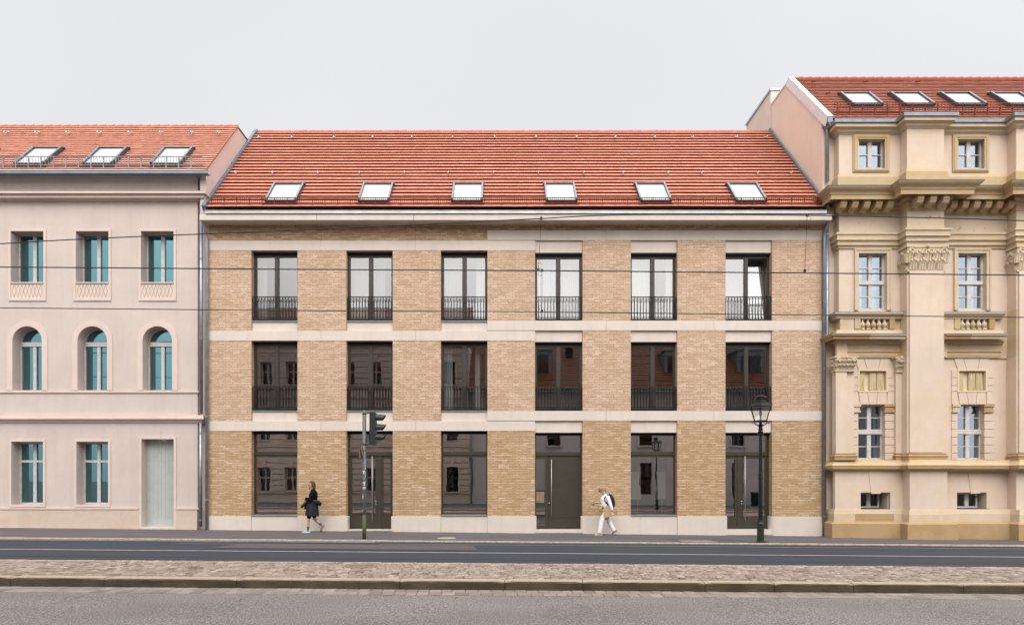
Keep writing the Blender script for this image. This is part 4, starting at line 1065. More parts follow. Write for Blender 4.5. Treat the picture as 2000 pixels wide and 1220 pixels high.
for kk, xc in enumerate(PCX):
    off = xc-PCX[0]; LP0 = (XC0, XP1, XC4)[kk]
    def xx(px_, y=YB): return X(px_, y)+off
    # attic
    sash(xc-.02, wA, 273, 331, YB+.14, (303,))
    b = MB(); frame_rect(b, xx(1674.5), xx(1727), S(331), S(273), .17, YB-.05, YB-.0004, tb=.10); part(b, "window_surround", SAND, RB)
    b = MB(); frame_rect(b, xx(1674.5)-.06, xx(1727)+.06, S(331)-.04, S(273)+.06, .07, YB-.07, YB-.0505, tb=.02); part(b, "surround_moulding", SAND, RB)
    b = MB(); b.box(xx(1674.5), xx(1727), YB-.04, YB+.14, S(331)-.02, S(331)+.01); part(b, "window_sill", ZINC, RB)
    # second floor
    sash(xc, w2, 495, 606, YB+.14, (524, 580), transom=(549.5, 556.5))
    b = MB(); frame_rect(b, xx(1676), xx(1731), S(606), S(495), .10, YB-.05, YB-.0004, tb=0); frame_rect(b, xx(1676)-.10, xx(1731)+.10, S(606), S(495)+.10, .05, YB-.075, YB-.0004, tb=0); part(b, "window_surround", SAND_P, RB)
    # balustrade
    for (pa, pb_, m_) in ((1666, 1677.5, SAND), (1734, 1744.5, SAND_Y)):
        b = MB(); b.box(xx(pa), xx(pb_), YB-.11, YB-.0004, S(643.8), S(622)); part(b, "balustrade_pier", m_, RB)
    for j, px_ in enumerate((1684.5, 1695, 1705.8, 1716.7, 1727.5)): baluster(xx(px_, YB-.05), YB-.04, S(643.8), S(622), (SAND_P, SAND_P, SAND, SAND_P, SAND_P)[j])
    b = MB(); b.box(xx(1677), xx(1735), YB+.12, YB+.16, S(644), S(621)); part(b, "balustrade_back", SAND_P, RB)
    b = MB(); x0, x1 = xx(1637.5), xx(1760)
    b.sweep(([(x0, Y0), (x0, YB)] if kk == 0 else [(LP0+.001, YB)])+[(x1, YB)], [(.24, Z(609.5, YB-.24)), (.24, Z(612, YB-.24)), (.19, Z(615, YB-.2)), (.14, Z(619, YB-.14)), (.12, Z(622, YB-.12))]); part(b, "balustrade_rail", SAND_P, RB)
    b = MB(); b.sweep(([(x0, Y0), (x0, YB)] if kk == 0 else [(LP0+.001, YB)])+[(x1, YB)], [(.25, Z(608.6, YB-.24)), (.25, Z(609.3, YB-.24))]); part(b, "rail_flashing", ZINC_B, RB)
    b = MB(); b.box(xx(1638), xx(1665), YB-.10, YB-.0004, S(648), S(622)); part(b, "balustrade_pier", SAND_P, RB)
    b = MB(); b.sweep(([(x0, Y0), (x0, YB)] if kk == 0 else [(LP0+.001, YB)])+[(x1, YB)], [(.12, Z(644, YB-.12)), (.13, Z(647, YB-.13)), (.15, Z(651, YB-.15))]); part(b, "balustrade_base", SAND_P, RB)
    # lower cornice
    x1 = xx(1768, YB-.4)
    pth = ([(x0, Y0), (x0, YB)] if kk == 0 else [(LP0+.001, YB)])+[(x1-.45, YB)]
    xm = xx(1685)
    for (xa, xb_, m_) in ((None, xm, SAND_Y), (xm+.004, x1-.0, SAND_P)):
        b = MB(); pf = [(.48, Z(651.5, YB-.48)), (.47, Z(654.5, YB-.47)), (.41, Z(657, YB-.41)), (.40, Z(661.5, YB-.40)), (.36, Z(662, YB-.36)), (.1, Z(661, YB-.1))]
        b.sweep(([(x0, Y0), (x0, YB)] if kk == 0 else [(LP0+.001, YB)])+[(xb_, YB)] if xa is None else [(xa, YB), (xb_, YB)], pf); part(b, "lower_cornice", m_, RB)
    b = MB(); b.sweep(([(x0, Y0), (x0, YB)] if kk == 0 else [(LP0+.001, YB)])+[(x1, YB)], [(.49, Z(650.6, YB-.49)), (.49, Z(651.4, YB-.49))]); part(b, "cornice_flashing", ZINC_B, RB)
    b = MB(); b.sweep(([(x0, Y0), (x0, YB)] if kk == 0 else [(LP0+.001, YB)])+[(xx(1762), YB)], [(.17, Z(662.5, YB-.15)), (.16, Z(666, YB-.15)), (.10, Z(668, YB-.1)), (.09, Z(671, YB-.1)), (.04, Z(673, YB-.04))]); part(b, "bed_moulding", SAND, RB)
    b = MB(); b.sweep(([(x0, Y0), (x0, YB)] if kk == 0 else [(LP0+.001, YB)])+[(xx(1759), YB)], [(.05, Z(685, YB)), (.07, Z(687, YB)), (.03, Z(688.5, YB)), (.03, Z(692, YB)), (.06, Z(694, YB)), (.04, Z(697, YB)), (.04, Z(698.5, YB))]); part(b, "architrave", SAND, RB)
    # ressault over the corner pilaster
    b = MB(); b.box(xx(1634, YB-.1), xx(1655, YB-.1), YB-.10, YB-.0005, S(698), S(664)); part(b, "entablature_block", SAND_P, RB)
    # rusticated first floor: voussoirs, joints
    YF = YB+.04
    def vous(q0, q1, xt, xb_, nm="voussoir"):
        for j in range(len(xt)-1):
            b = MB(); g_ = .008
            trap(b, [(xx(xb_[j], YF)+g_, S(q1)), (xx(xb_[j+1], YF)-g_, S(q1)), (xx(xt[j+1], YF)-g_, S(q0)), (xx(xt[j], YF)+g_, S(q0))], YF-.03, YF-.0004); part(b, nm, STUC_R, RB)
    vous(700, 721, (1668, 1687, 1719, 1737.5), (1676, 1693, 1714.5, 1730))
    vous(765.5, 789, (1676, 1693, 1714, 1731), (1680, 1697, 1711, 1727))
    for (pa, pb_, ql) in ((1664.5, 1675, (721.5, 737, 752.5, 764, 789)), (1732.5, 1745.5, (721.5, 737.5, 752.5, 764, 789))):
        for j in range(len(ql)-1):
            b = MB(); b.box(xx(pa, YF), xx(pb_, YF), YF-.03, YF-.0004, S(ql[j+1])+.010, S(ql[j])-.010); part(b, "quoin_block", STUC_R, RB)
    for (pa, pb_) in ((1664.5, 1674.8), (1727.9, 1745.5)):
        ql = (807, 822, 837.5, 853, 868.5, 884, 897.5)
        for j in range(len(ql)-1):
            b = MB(); b.box(xx(pa, YF), xx(pb_, YF), YF-.03, YF+.18 if pb_ > 1700 else YF-.0004, S(ql[j+1])+.010, S(ql[j])-.010); part(b, "quoin_block", STUC_R, RB)
        m_ = SAND_P if pa < 1700 else SAND_Y; ex = 4.5 if pa < 1700 else 0
        b = MB(); xa, xb_ = xx(pa, YF), xx(pb_+ex, YF); xa -= 0 if pa < 1700 else .05
        b.box(xa, xb_, YF-.09, YF-.0004, S(794), S(789)); b.box(xa+.02, xb_-.03, YF-.06, YF-.0005, S(801), S(794)-.001); b.box(xa, xb_-.01, YF-.075, YF-.0004, S(805), S(801)-.001); part(b, "impost", m_, RB)
    # blind relief window with stone drapery
    b = MB(); frame_rect(b, xx(1678, YF), xx(1730, YF), S(762), S(724), .06, YF-.045, YF-.0004); part(b, "relief_frame", CURTREL, RB)
    b = MB(); b.box(xx(1676, YF), xx(1731.5, YF), YF+.10, YF+.16, S(763), S(723)); rl = part(b, "relief_panel", CURTREL, RB)
    def drape(pa, pb_, nfold):
        b = MB(); x0_, x1_ = xx(pa, YF), xx(pb_, YF); n = nfold*8
        for r_, (z, am) in enumerate(((S(760.5), .028), (S(742), .02), (S(726), .016))):
            for i in range(n+1):
                t = i/n; b.v.append((x0_+(x1_-x0_)*t+(.01*math.sin(5*t+r_)), YF+.045+am*math.sin(2*math.pi*nfold*t+math.sin(7*t)), z+(.02*math.sin(11*t) if r_ == 0 else 0)))
        m1 = n+1
        for r_ in range(2):
            for i in range(n): b.f.append((r_*m1+i, r_*m1+i+1, (r_+1)*m1+i+1, (r_+1)*m1+i)); b.r.append(.5)
        for i in range(n):      # bottom thickness
            k0 = len(b.v); p, q = b.v[i], b.v[i+1]; b.v += [(p[0], YF+.1, p[2]), (q[0], YF+.1, q[2])]; b.f.append((i, k0, k0+1, i+1)); b.r.append(.5)
        b.build("stone_drapery", CURTREL, rl, smooth=False)
    drape(1679, 1690, 3); drape(1699, 1713, 4); drape(1713.5, 1726, 4)
    # first-floor window
    sash(xc, w1, 790, 897, YB+.22, (815.5, 871.5), transom=(838.5, 847.5), e=.06)
    b = MB(); b.box(xx(1662), xx(1755), YB-.16, YB+.22, S(900.5), S(898)); part(b, "window_sill", ZINC_B, RB)
    # socle and basement
    kx0, kx1 = xx(1696), xx(1725)
    b = MB(); trap(b, [(xx(1701.5), S(963)), (xx(1719.5), S(963)), (kx1, S(917)), (kx0, S(917))], YB-.02, YB+.02); part(b, "keystone", STUC_R, RB)
    sash((xx(1681)+xx(1727))/2+.03, xx(1727)-xx(1681)-.05, 961, 991, YB+.30, (), m=FRAMEG, e=.06, gm=GLASS_O)
    b = MB(); b.box(xx(1681), xx(1739), YB-.02, YB+.30, S(994.5), S(993)); part(b, "window_sill", ZINC_B, RB)
b = MB(); b.box(XW, XEND, Y0+1.2, Y0+1.3, -.5, S(240)); b.box(XW, XEND, Y0+.31, Y0+1.19, S(775), S(770))
b.box(XW, XEND, Y0+.31, Y0+1.19, S(950), S(945)); b.box(XW, XEND, Y0+.31, Y0+1.19, S(420), S(415)); part(b, "interior", ROOMD, RB)
for kk, xc in enumerate(PCX[:2]):
    for (qa, qb, hw) in ((493, 609, .22), (785, 900, .40)):
        for sg in (-1, 1):
            if qa == 493 or True:
                b = MB(); x0_ = xc+sg*hw*1.2
                b.box(x0_-.16, x0_+.16, Y0+.15, Y0+.17, S(qb), S(qa)); b.build("curtain", CURT if qa == 493 else plain("blue_grey_blind", (.22, .25, .30), .8), None, loc=(x0_, Y0+.16, S(qb)), label=("%s on the %s of the %s sandstone window%s" % ("white curtain" if qa == 493 else "blue-grey blind", "left" if sg < 0 else "right", "upper" if qa == 493 else "lower", "" if kk == 0 else " beyond the great pilaster")), cat="curtain", group="curtains hanging behind the windows")
# corner pilaster of the first floor
PX0, PY = X(1632.7, 22.22), 22.05
PX0 = X(1632.7, PY); 
def pilaster(x0, x1, yf, yb, q0, q1, m):
    b = MB(); b.box(x0, x1, yf, yb, S(q1), S(q0)); return part(b, "pilaster", m, RB)
pilaster(PX0, X(1654, PY), PY, YB+.0395, 724, 886, SAND_P if False else STUC_R)
pilaster(X(1654, PY)+.001, X(1664.3, YB), PY+.10, YB+.0394, 724, 886, STUC_R)
def capital(x0, x1, yf, yb, q0, q1, nfront, m=SAND_P, side=True):
    """Corinthian pilaster capital: flared bell, two rows of leaves, volutes and abacus"""
    z0, z1 = S(q1), S(q0); h = z1-z0; wd = x1-x0
    root = MB(); n = len(root.v)
    lv = [(0, .0), (.0, .10), (.02, .55), (.07, .86)]
    for (o, t) in lv:
        z = z0+h*t; root.v += [(x0-o, yb, z), (x0-o, yf-o, z), (x1+o, yf-o, z), (x1+o, yb, z)]
    for i in range(len(lv)-1):
        for j in range(3): root.f.append((n+i*4+j, n+i*4+j+1, n+i*4+j+5, n+i*4+j+4)); root.r.append(.5)
    root.box(x0-.035, x1+.035, yf-.035, yb, z0-.02, z0+.05*h)
    cp = part(root, "capital", m, RB)
    ab = MB(); n = 8; pts = [(x0-.10, yb), (x0-.10, yf-.10)]+[(x0-.10+(wd+.2)*k/n, yf-.10+.045*math.sin(math.pi*k/n)) for k in range(1, n)]+[(x1+.10, yf-.10), (x1+.10, yb)]
    ab.prism(pts, z1-.11*h, z1, 'z'); ab.build("abacus", m, cp)
    lf = MB()
    def leafr(cx, cy, zz, hh, wl, dx, dy):
        for j in (-1, 0, 1):
            ox, oy = -dy*j*wl*.33, dx*j*wl*.33; up_ = 1-.16*abs(j)
            pts_ = [(cx+ox, cy+oy, zz), (cx+ox+dx*.02, cy+oy+dy*.02, zz+hh*.5*up_), (cx+ox+dx*.06, cy+oy+dy*.06, zz+hh*.86*up_), (cx+ox+dx*.105, cy+oy+dy*.105, zz+hh*.95*up_), (cx+ox+dx*.12, cy+oy+dy*.12, zz+hh*.8*up_)]
            lf.tube(pts_, [wl*.2, wl*.24, wl*.22, wl*.17, wl*.08], 6)
    step = wd/nfront
    for r_, (t0, hh) in enumerate(((.05, .42), (.30, .48))):
        cnt = nfront+(r_)
        for k in range(cnt):
            cx = x0+step*(k+(.5 if r_ == 0 else 0)); leafr(cx, yf-.005-.02*r_, z0+h*t0, h*hh, step*.85, 0, -1)
        if side:
            for cy in ((yf+yb)/2-.05, (yf+yb)/2+.12)[:1 if r_ else 2]:
                if cy < yb: leafr(x0-.005-.02*r_, cy, z0+h*t0, h*hh, step*.7, -1, 0)
    lf.build("acanthus_leaves", m, cp)
    def volute(cx, cz, s_, rr):
        vo = MB(); pts_ = []
        for k in range(15):
            a = -1.2+k*.62; q = rr*(1-k/17); pts_.append((cx+s_*q*math.cos(a), yf-.10, cz+q*math.sin(a)))
        vo.tube(pts_, [.022+.012*(1-k/15) for k in range(15)], 6); vo.build("volute", m, cp)
    volute(x0+.04, z1-.27*h, 1, .14*h); volute(x1-.04, z1-.27*h, -1, .14*h)
    if wd > .8: volute((x0+x1)/2-.1, z1-.27*h, -1, .10*h); volute((x0+x1)/2+.1, z1-.27*h, 1, .10*h)
    vo = MB(); vo.ball(((x0+x1)/2, yf-.13, z1-.07*h), .06, .03, .06, 8, 5); vo.build("abacus_flower", m, cp)
    return cp
capital(PX0, X(1664.3, YB)-.05, PY, YB+.03, 698.5, 726, 5)
capital(X(1747, YB), X(1758, YB), YB-.12, YB+.03, 698.5, 727, 2, side=False)
b = MB(); b.box(X(1746.5, YB), X(1758, YB), YB-.10, YB+.0393, S(886), S(727)); part(b, "pilaster", STUC_R, RB)
for (xa, xb_) in ((XC1, XP1), (XC3, XC4)):
    capital(xa+.02, xb_-.02, YR-.02, YB, 487, 537, 4)
    b = MB(); b.box(xa+.06, xb_-.06, YR-.06, YR-.0005, S(884), S(538)); part(b, "pilaster_shaft", STUC_R, RB)
def pbase(x0, x1, yf, yb, m=SAND_Y, q0=884):
    b = MB(); b.sweep([(x0, yb), (x0, yf), (x1, yf), (x1, yb)], [(.03, Z(q0, yf)), (.04, Z(q0+2, yf)), (.02, Z(q0+3, yf)), (.075, Z(q0+4.5, yf)), (.085, Z(q0+6.5, yf)), (.06, Z(q0+8, yf)), (.06, Z(q0+14, yf))]); part(b, "pilaster_base", m, RB)
    b = MB(); b.box(x0, x1, yf, yb, Z(q0+14, yf), Z(q0, yf)); part(b, "pilaster_base", m, RB)
pbase(PX0-.01, X(1664.3, YB)-.04, PY-.005, YB+.03)
pbase(X(1748, YB), X(1758, YB), YB-.10, YB+.03); 
for (xa, xb_) in ((XC1, XP1), (XC3, XC4)): pbase(xa+.03, xb_-.03, YR-.08, YB)
# socle mouldings. plan pushed out for the pedestal zone
def plan2(yb, xb_): 
    return [(xb_, Y0), (xb_, yb), (XC1, yb), (XC1, YR+yb-YB), (XP1, YR+yb-YB), (XP1, yb), (XC3, yb), (XC3, YR+yb-YB), (XC4, YR+yb-YB), (XC4, yb), (XEND, yb)]
XD = X(1631, 22.12); YD = 22.12
b = MB(); b.sweep(plan2(YD, XD), [(.02, Z(898, YD)), (.06, Z(902, YD)), (.20, Z(907.5, YD-.2)), (.22, Z(908.5, YD-.22)), (.20, Z(911, YD-.2)), (.18, Z(915, YD-.18)), (.06, Z(917, YD-.06)), (.02, Z(920, YD))]); part(b, "socle_cornice", SAND, RB)
hz = [(X(1681, YD), X(1739, YD), Z(994, YD), Z(961, YD))]
b = MB(); b.wall(XD, XC1, Z(996, YD), Z(916, YD), YD, YB-.001, hz)
part(b, "pedestal_wall", STUC_R, RB)
b = MB(); trap(b, [(X(1701.5, YD), Z(963.5, YD)), (X(1719.5, YD), Z(963.5, YD)), (X(1725.5, YD), Z(920, YD)), (X(1696, YD), Z(920, YD))], YD-.018, YD+.10); part(b, "keystone", STUC_R, RB)
b = MB(); b.box(XC1, XP1, YR-.15, YR-.001, Z(996, YD), Z(916, YD)); part(b, "pedestal_wall", STUC_R, RB)
b = MB(); b.box(X(1681, YD), X(1739, YD), YD-.01, YB+.3, Z(994.8, YD), Z(993.4, YD)); part(b, "window_sill", ZINC_B, RB)
b = MB(); b.sweep(plan2(YD, XD), [(.03, Z(994, YD)), (.04, Z(996, YD)), (.06, Z(1001, YD)), (.07, Z(1002.5, YD)), (.075, Z(1018, YD))]); part(b, "upper_plinth", SAND_P, RB)
for (pa, pb_) in ((1671, 1746), ):
    b = MB(); b.box(X(pa, YD-.08), X(pb_, YD-.08), YD-.085, YD-.075, Z(1016.5, YD-.08), Z(1002.8, YD-.08)); part(b, "plinth_block", SAND_Y, RB)
b = MB(); b.sweep(plan2(YD, XD), [(.07, Z(1017, YD-.1)), (.16, Z(1020, YD-.16)), (.22, Z(1022, YD-.22)), (.22, -.9)]); part(b, "lower_plinth", SAND_Y, RB)
# top: coping, gable, roofs
gy0, gz0, gy1, gz1 = 22.45, Z(229, 22.45), 25.3, Z(153.5, 25.3)
b = MB(); b.prism([(Y0+.01, -.6), (Y0+.01, gz0+.10), (gy1, gz1-.08), (26.9, gz1-.14), (26.9, -.6)], XW-.02, XW+.25, 'x'); part(b, "gable_wall", STUC_RG, RB)
b = MB(); b.box(XW-.02, XW+6, 26.96, 29.6, 8, Z(173, 26.96)-.1); part(b, "stair_block", STUC_RG, RB)
b = MB(); b.box(XW-.06, XW+6.05, 26.92, 29.65, Z(173, 26.96)-.099, Z(173, 26.96)); part(b, "stair_block_coping", ZINC, RB)
RR0, RR1 = (gy0-.15, gz0-.15), (gy1, gz1-.06); rl_ = math.hypot(RR1[0]-RR0[0], RR1[1]-RR0[1]); RDR = ((RR1[0]-RR0[0])/rl_, (RR1[1]-RR0[1])/rl_)
b = MB(); slopebar(b, XW-.05, XW+.16, -.02, rl_+.03, -.1, .10, RR0, RDR); part(b, "verge_coping", WHITE, RB)
b = MB(); slopebar(b, XW-.052, XW-.021, -.10, rl_+.02, -.22, -.02, RR0, RDR); part(b, "verge_board", WHITE, RB)
b = MB(); b.box(XW-.05, XW+.2, gy1+.03, 26.91, gz1-.13, gz1-.06); part(b, "ridge_coping", WHITE, RB)
tiled(XW+.17, XEND, RR0, RR1, 25, .17, .016, .040, .007, TILE_R, "roof", RB)
b = MB(); b.box(XW+.26, XEND, gy1, 32, gz1-.2, gz1-.12); part(b, "rear_flat_roof", ZINC_B, RB)
b = MB(); x = XW+.17
while x < XEND: b.tube([(x, gy1, gz1-.02), (min(x+.37, XEND), gy1, gz1-.005)], [.065, .08], 8); x += .36
part(b, "ridge_tiles", TILE_R, RB)
snowguard(XW+.3, XEND-.1, .34, RR0, RDR, RUST, RB, .34, step=.11, rows=3)
sx0 = (X(1673, 24.6)); 
for k in range(4): skylight(X(1668, 23.9)+k*1.91, 1.15, 2.48, 1.14, RR0, RDR, RB)
for (px_, s) in ((1587, 3.9), (1615, 2.5), (1688, 3.9), (1790, 3.9)): hook(X(px_, RR0[0]+RDR[0]*s), s, RR0, RDR, RB, RUST)
b = MB(); x0_ = X(1611, 22.3); b.box(XW-.04, XC0-.24, 22.22, Y0+.05, Z(241, 22.3), Z(232, 22.3)); b.prism([(XW+.0, Z(241, 22.3)), (XC0-.25, Z(241, 22.3)), (XW+.33, Z(248, 22.3)), (XW+.05, Z(248, 22.3))], 22.24, Y0-.01, 'y'); part(b, "rainwater_hopper", ZINC_B, RB)
xp = X(1616, 22.5)
pipe([(xp, 22.45, Z(246)), (xp, 22.50, Z(252)), (xp, 22.50, Z(362)+.1)], .06, PIPE, "downpipe", RB)
xp2 = X(1615.5, 22.5)
pipe([(xp2, 22.5, Z(406)), (xp2, 22.5, Z(655)), (xp2-.04, 22.5, Z(668)), (xp2-.10, 22.5, Z(676)), (xp2-.10, 22.5, Z(900)), (xp2-.08, 22.5, Z(1040))], .058, PIPE, "downpipe", RB, (Z(460), Z(567), Z(783), Z(1000)))

# ------------------------------------------------------------------ houses across the street (seen mirrored in the glass)
OY = -2.6                                        # their facade plane, facing the street
OBL = empty("townhouse", (-10, OY, 0), "grey-beige rusticated townhouse with arched ground-floor windows, mirrored in the left-hand panes", "building")
OBR = empty("townhouse", (10, OY, 0), "plain grey townhouse with zinc dormers, mirrored in the right-hand panes", "building")
OM1 = stucco("grey_beige_render", (.60, .53, .47), grain=30); OM2 = stucco("plain_grey_render", (.55, .52, .52), grain=30)
OTILE = tiles("brown_tile", [(0, (.16, .065, .035)), (.5, (.21, .085, .045)), (1, (.27, .11, .06))])
ob = (-22.2, -2.35); xs_l = [-2.35-1.35-2.08*k for k in range(9)]
hl = []
for x in xs_l: hl += [(x-.47, x+.47, 1.07, 2.95), (x-.47, x+.47, 5.05, 7.0), (x-.47, x+.47, 9.35, 11.1)]
hl = [h for h in hl if not (-6.2 < (h[0]+h[1])/2 < -5.4 and h[2] < 2)]
b = MB(); b.wall(ob[0], ob[1], -.5, 13.5, OY-.5, OY, hl); part(b, "wall", OM1, OBL)
b = MB(); z = 1.15
while z < 3.6:
    b.wall(ob[0], ob[1], z+.02, min(z+.375, 3.7), OY+.001, OY+.10, [(h[0], h[1], h[2], h[3]) for h in hl if h[2] < 4]); z += .43
z = 4.7
while z < 7.6: b.wall(ob[0], ob[1], z+.02, z+.38, OY+.001, OY+.08, [h for h in hl if 4 < h[2] < 8]); z += .43
z = 9.0
while z < 11.8: b.wall(ob[0], ob[1], z+.02, z+.38, OY+.001, OY+.08, [h for h in hl if h[2] > 8]); z += .43
part(b, "rustication", OM1, OBL)
for z, o in ((.95, .1), (4.1, .2), (4.55, .12), (8.3, .15), (12.2, .12), (13.2, .5)):
    b = MB(); b.box(ob[0], ob[1], OY+.0005, OY+o, z, z+.14); part(b, "string_course", OM1, OBL)
def owin(x, z0, z1, parent, m=FRAMEW, w_=.94):
    b = MB(); y = OY-.28; x0, x1 = x-w_/2, x+w_/2
    frame_rect(b, x0+.08, x1-.08, z0+.08, z1-.08, .08, y-.06, y); b.box(x-.065, x+.065, y-.06, y+.005, z0+.05, z1-.05); b.box(x0+.05, x1-.05, y-.06, y+.01, (z0+z1)/2+.1, (z0+z1)/2+.19)
    f = b.build("window", m, parent); pb = MB(); pb.quad((x1-.05, y-.03, z0+.05), (x0+.05, y-.03, z0+.05), (x0+.05, y-.03, z1-.05), (x1-.05, y-.03, z1-.05)); pb.build("pane", GLASS_O, f); return f
for i, x in enumerate(xs_l[:9]):
    for (za, zb_) in ((1.07, 2.95), (5.05, 7.0), (9.35, 11.1)):
        if za < 2 and -6.2 < x < -5.4: continue
        owin(x, za, zb_, OBL, FRAMEW if i > 1 else BRONZE)
        b = MB(); frame_rect(b, x-.47, x+.47, za, zb_, .12, OY+.081, OY+.16, tb=.05); b.prism([(x-.14, zb_+.13), (x+.14, zb_+.13), (x+.24, zb_+.62), (x-.24, zb_+.62)], OY+.101, OY+.18, 'y'); part(b, "window_surround", OM1, OBL)
b = MB()
for q in (0, 4.3, 8.6, 12.6): b.box(ob[0], ob[1], OY-5, OY-.51, q-.1, q+.1)
b.box(ob[0], ob[1], OY-5.2, OY-5.01, -.4, 13); part(b, "interior", ROOMD, OBL)
b = MB(); b.prism([(OY+.45, 13.34), (OY-5, 16.7), (OY-10.4, 13.34), (OY-10.4, 13.2), (OY+.45, 13.2)], ob[0], ob[1], 'x'); part(b, "roof", OTILE, OBL)
b = MB(); b.box(ob[0], ob[0]+.3, OY-10, OY-.5, -.5, 13.2); b.box(ob[1]-.3, ob[1], OY-10, OY-.5, -.5, 13.2); b.box(ob[0]+.3, ob[1]-.3, OY-10, OY-9.8, -.5, 13.2); part(b, "side_wall", OM1, OBL)
b = MB(); b.tube([(-2.2, OY+.12, 9), (-2.2, OY+.12, .1)], .06, 8); part(b, "downpipe", PIPE, OBR, smooth=True)
orr = (-2.34, 34); xs_r = [.6+3.56*k for k in range(9)]; hr = []
for k, x in enumerate(xs_r): hr += [(x-.45, x+.45, .85 if k != 0 else -.3, 3.3), (x-.5, x+.5, 4.65, 6.6)]
b = MB(); b.wall(orr[0], orr[1], -.9, 9.0, OY-.5, OY, hr); part(b, "wall", OM2, OBR)
for k, x in enumerate(xs_r):
    owin(x, .85 if k else -.25, 3.3, OBR, DARK, .9); owin(x, 4.65, 6.6, OBR, DARK, 1.0)
    b = MB(); frame_rect(b, x-.5, x+.5, 4.65, 6.6, .12, OY+.0005, OY+.04); part(b, "window_surround", OM2, OBR)
    b = MB(); b.box(x-.62, x+.62, OY, OY+.14, 4.5, 4.58); part(b, "window_sill", ZINC, OBR)
b = MB(); b.box(orr[0], orr[1], OY-5, OY-.51, 3.9, 4.1); b.box(orr[0], orr[1], OY-5.2, OY-5.01, -.4, 8.8); part(b, "interior", ROOMD, OBR)
b = MB(); b.box(orr[0], orr[1], OY, OY+.4, 8.75, 9.05); b.box(orr[0], orr[1], OY+.4, OY+.5, 8.95, 9.1); part(b, "cornice", OM2, OBR)
def rtiled():
    tiled(orr[0], orr[1], (0, 0), (5.6, 5.4), 24, .2, .02, .05, .004, OTILE, "roof", OBR)
    o = [c for c in OBR.children if c.name.startswith("roof")]
    for c in o:
        off = Vector(WOFF[OBR.name])
        for v in c.data.vertices:
            w_ = v.co+off; v.co = Vector((w_.x, OY+.42-w_.y, 9.05+w_.z))-off
        c.data.flip_normals()
rtiled()
b = MB(); b.prism([(OY-5.15, 14.40), (OY-11, 9.0), (OY+.3, 9.0)], orr[0]+.01, orr[1]-.01, 'x'); part(b, "gable_wall", OM2, OBR)
for x in (2.9, 8.3, 14.2, 19.8):
    b = MB(); b.box(x-1.1, x+1.1, OY-3.4, OY-1.0, 10.0, 12.2); b.box(x-1.2, x+1.2, OY-3.6, OY-.85, 12.2, 12.34); d_ = part(b, "dormer", ZINC_B, OBR)
    b = MB(); b.box(x-.85, x+.85, OY-1.0, OY-.97, 10.25, 11.8); b.build("pane", GLASS_O, d_)
    b = MB(); b.box(x-.05, x+.05, OY-.97, OY-.93, 10.25, 11.8); b.build("mullion", BRONZE, d_)
for x in (5.6, 17.2): 
    b = MB(); b.box(x-.25, x+.25, OY-3.2, OY-2.5, 11.5, 13.9); part(b, "chimney", DARK, OBR)
# bins by the far door reflection
def bin_(x, y, label):
    z = gz(x, y)+.12; rt = empty("wheelie_bin", (x, y, z), label, "bin", "bins on the near pavement")
    b = MB(); b.prism([(y-.26, z+.04), (y+.24, z+.04), (y+.30, z+.98), (y-.32, z+.98)], x-.24, x+.24, 'x'); b.build("body", DARK, rt)
    b = MB(); b.prism([(y-.36, z+.98), (y+.34, z+.98), (y+.30, z+1.05), (y-.30, z+1.08)], x-.27, x+.27, 'x'); b.build("lid", BLACKM, rt)
    for sx in (-.22, .22): b = MB(); b.tube([(x+sx-.03, y-.25, z+.09), (x+sx+.03, y-.25, z+.09)], .09, 12); b.build("wheel", BLACKM, rt)
bin_(17.9, -1.4, "dark wheelie bin mirrored in the left leaf of the last door")
bin_(19.3, -1.4, "dark wheelie bin mirrored in the right leaf of the last door")

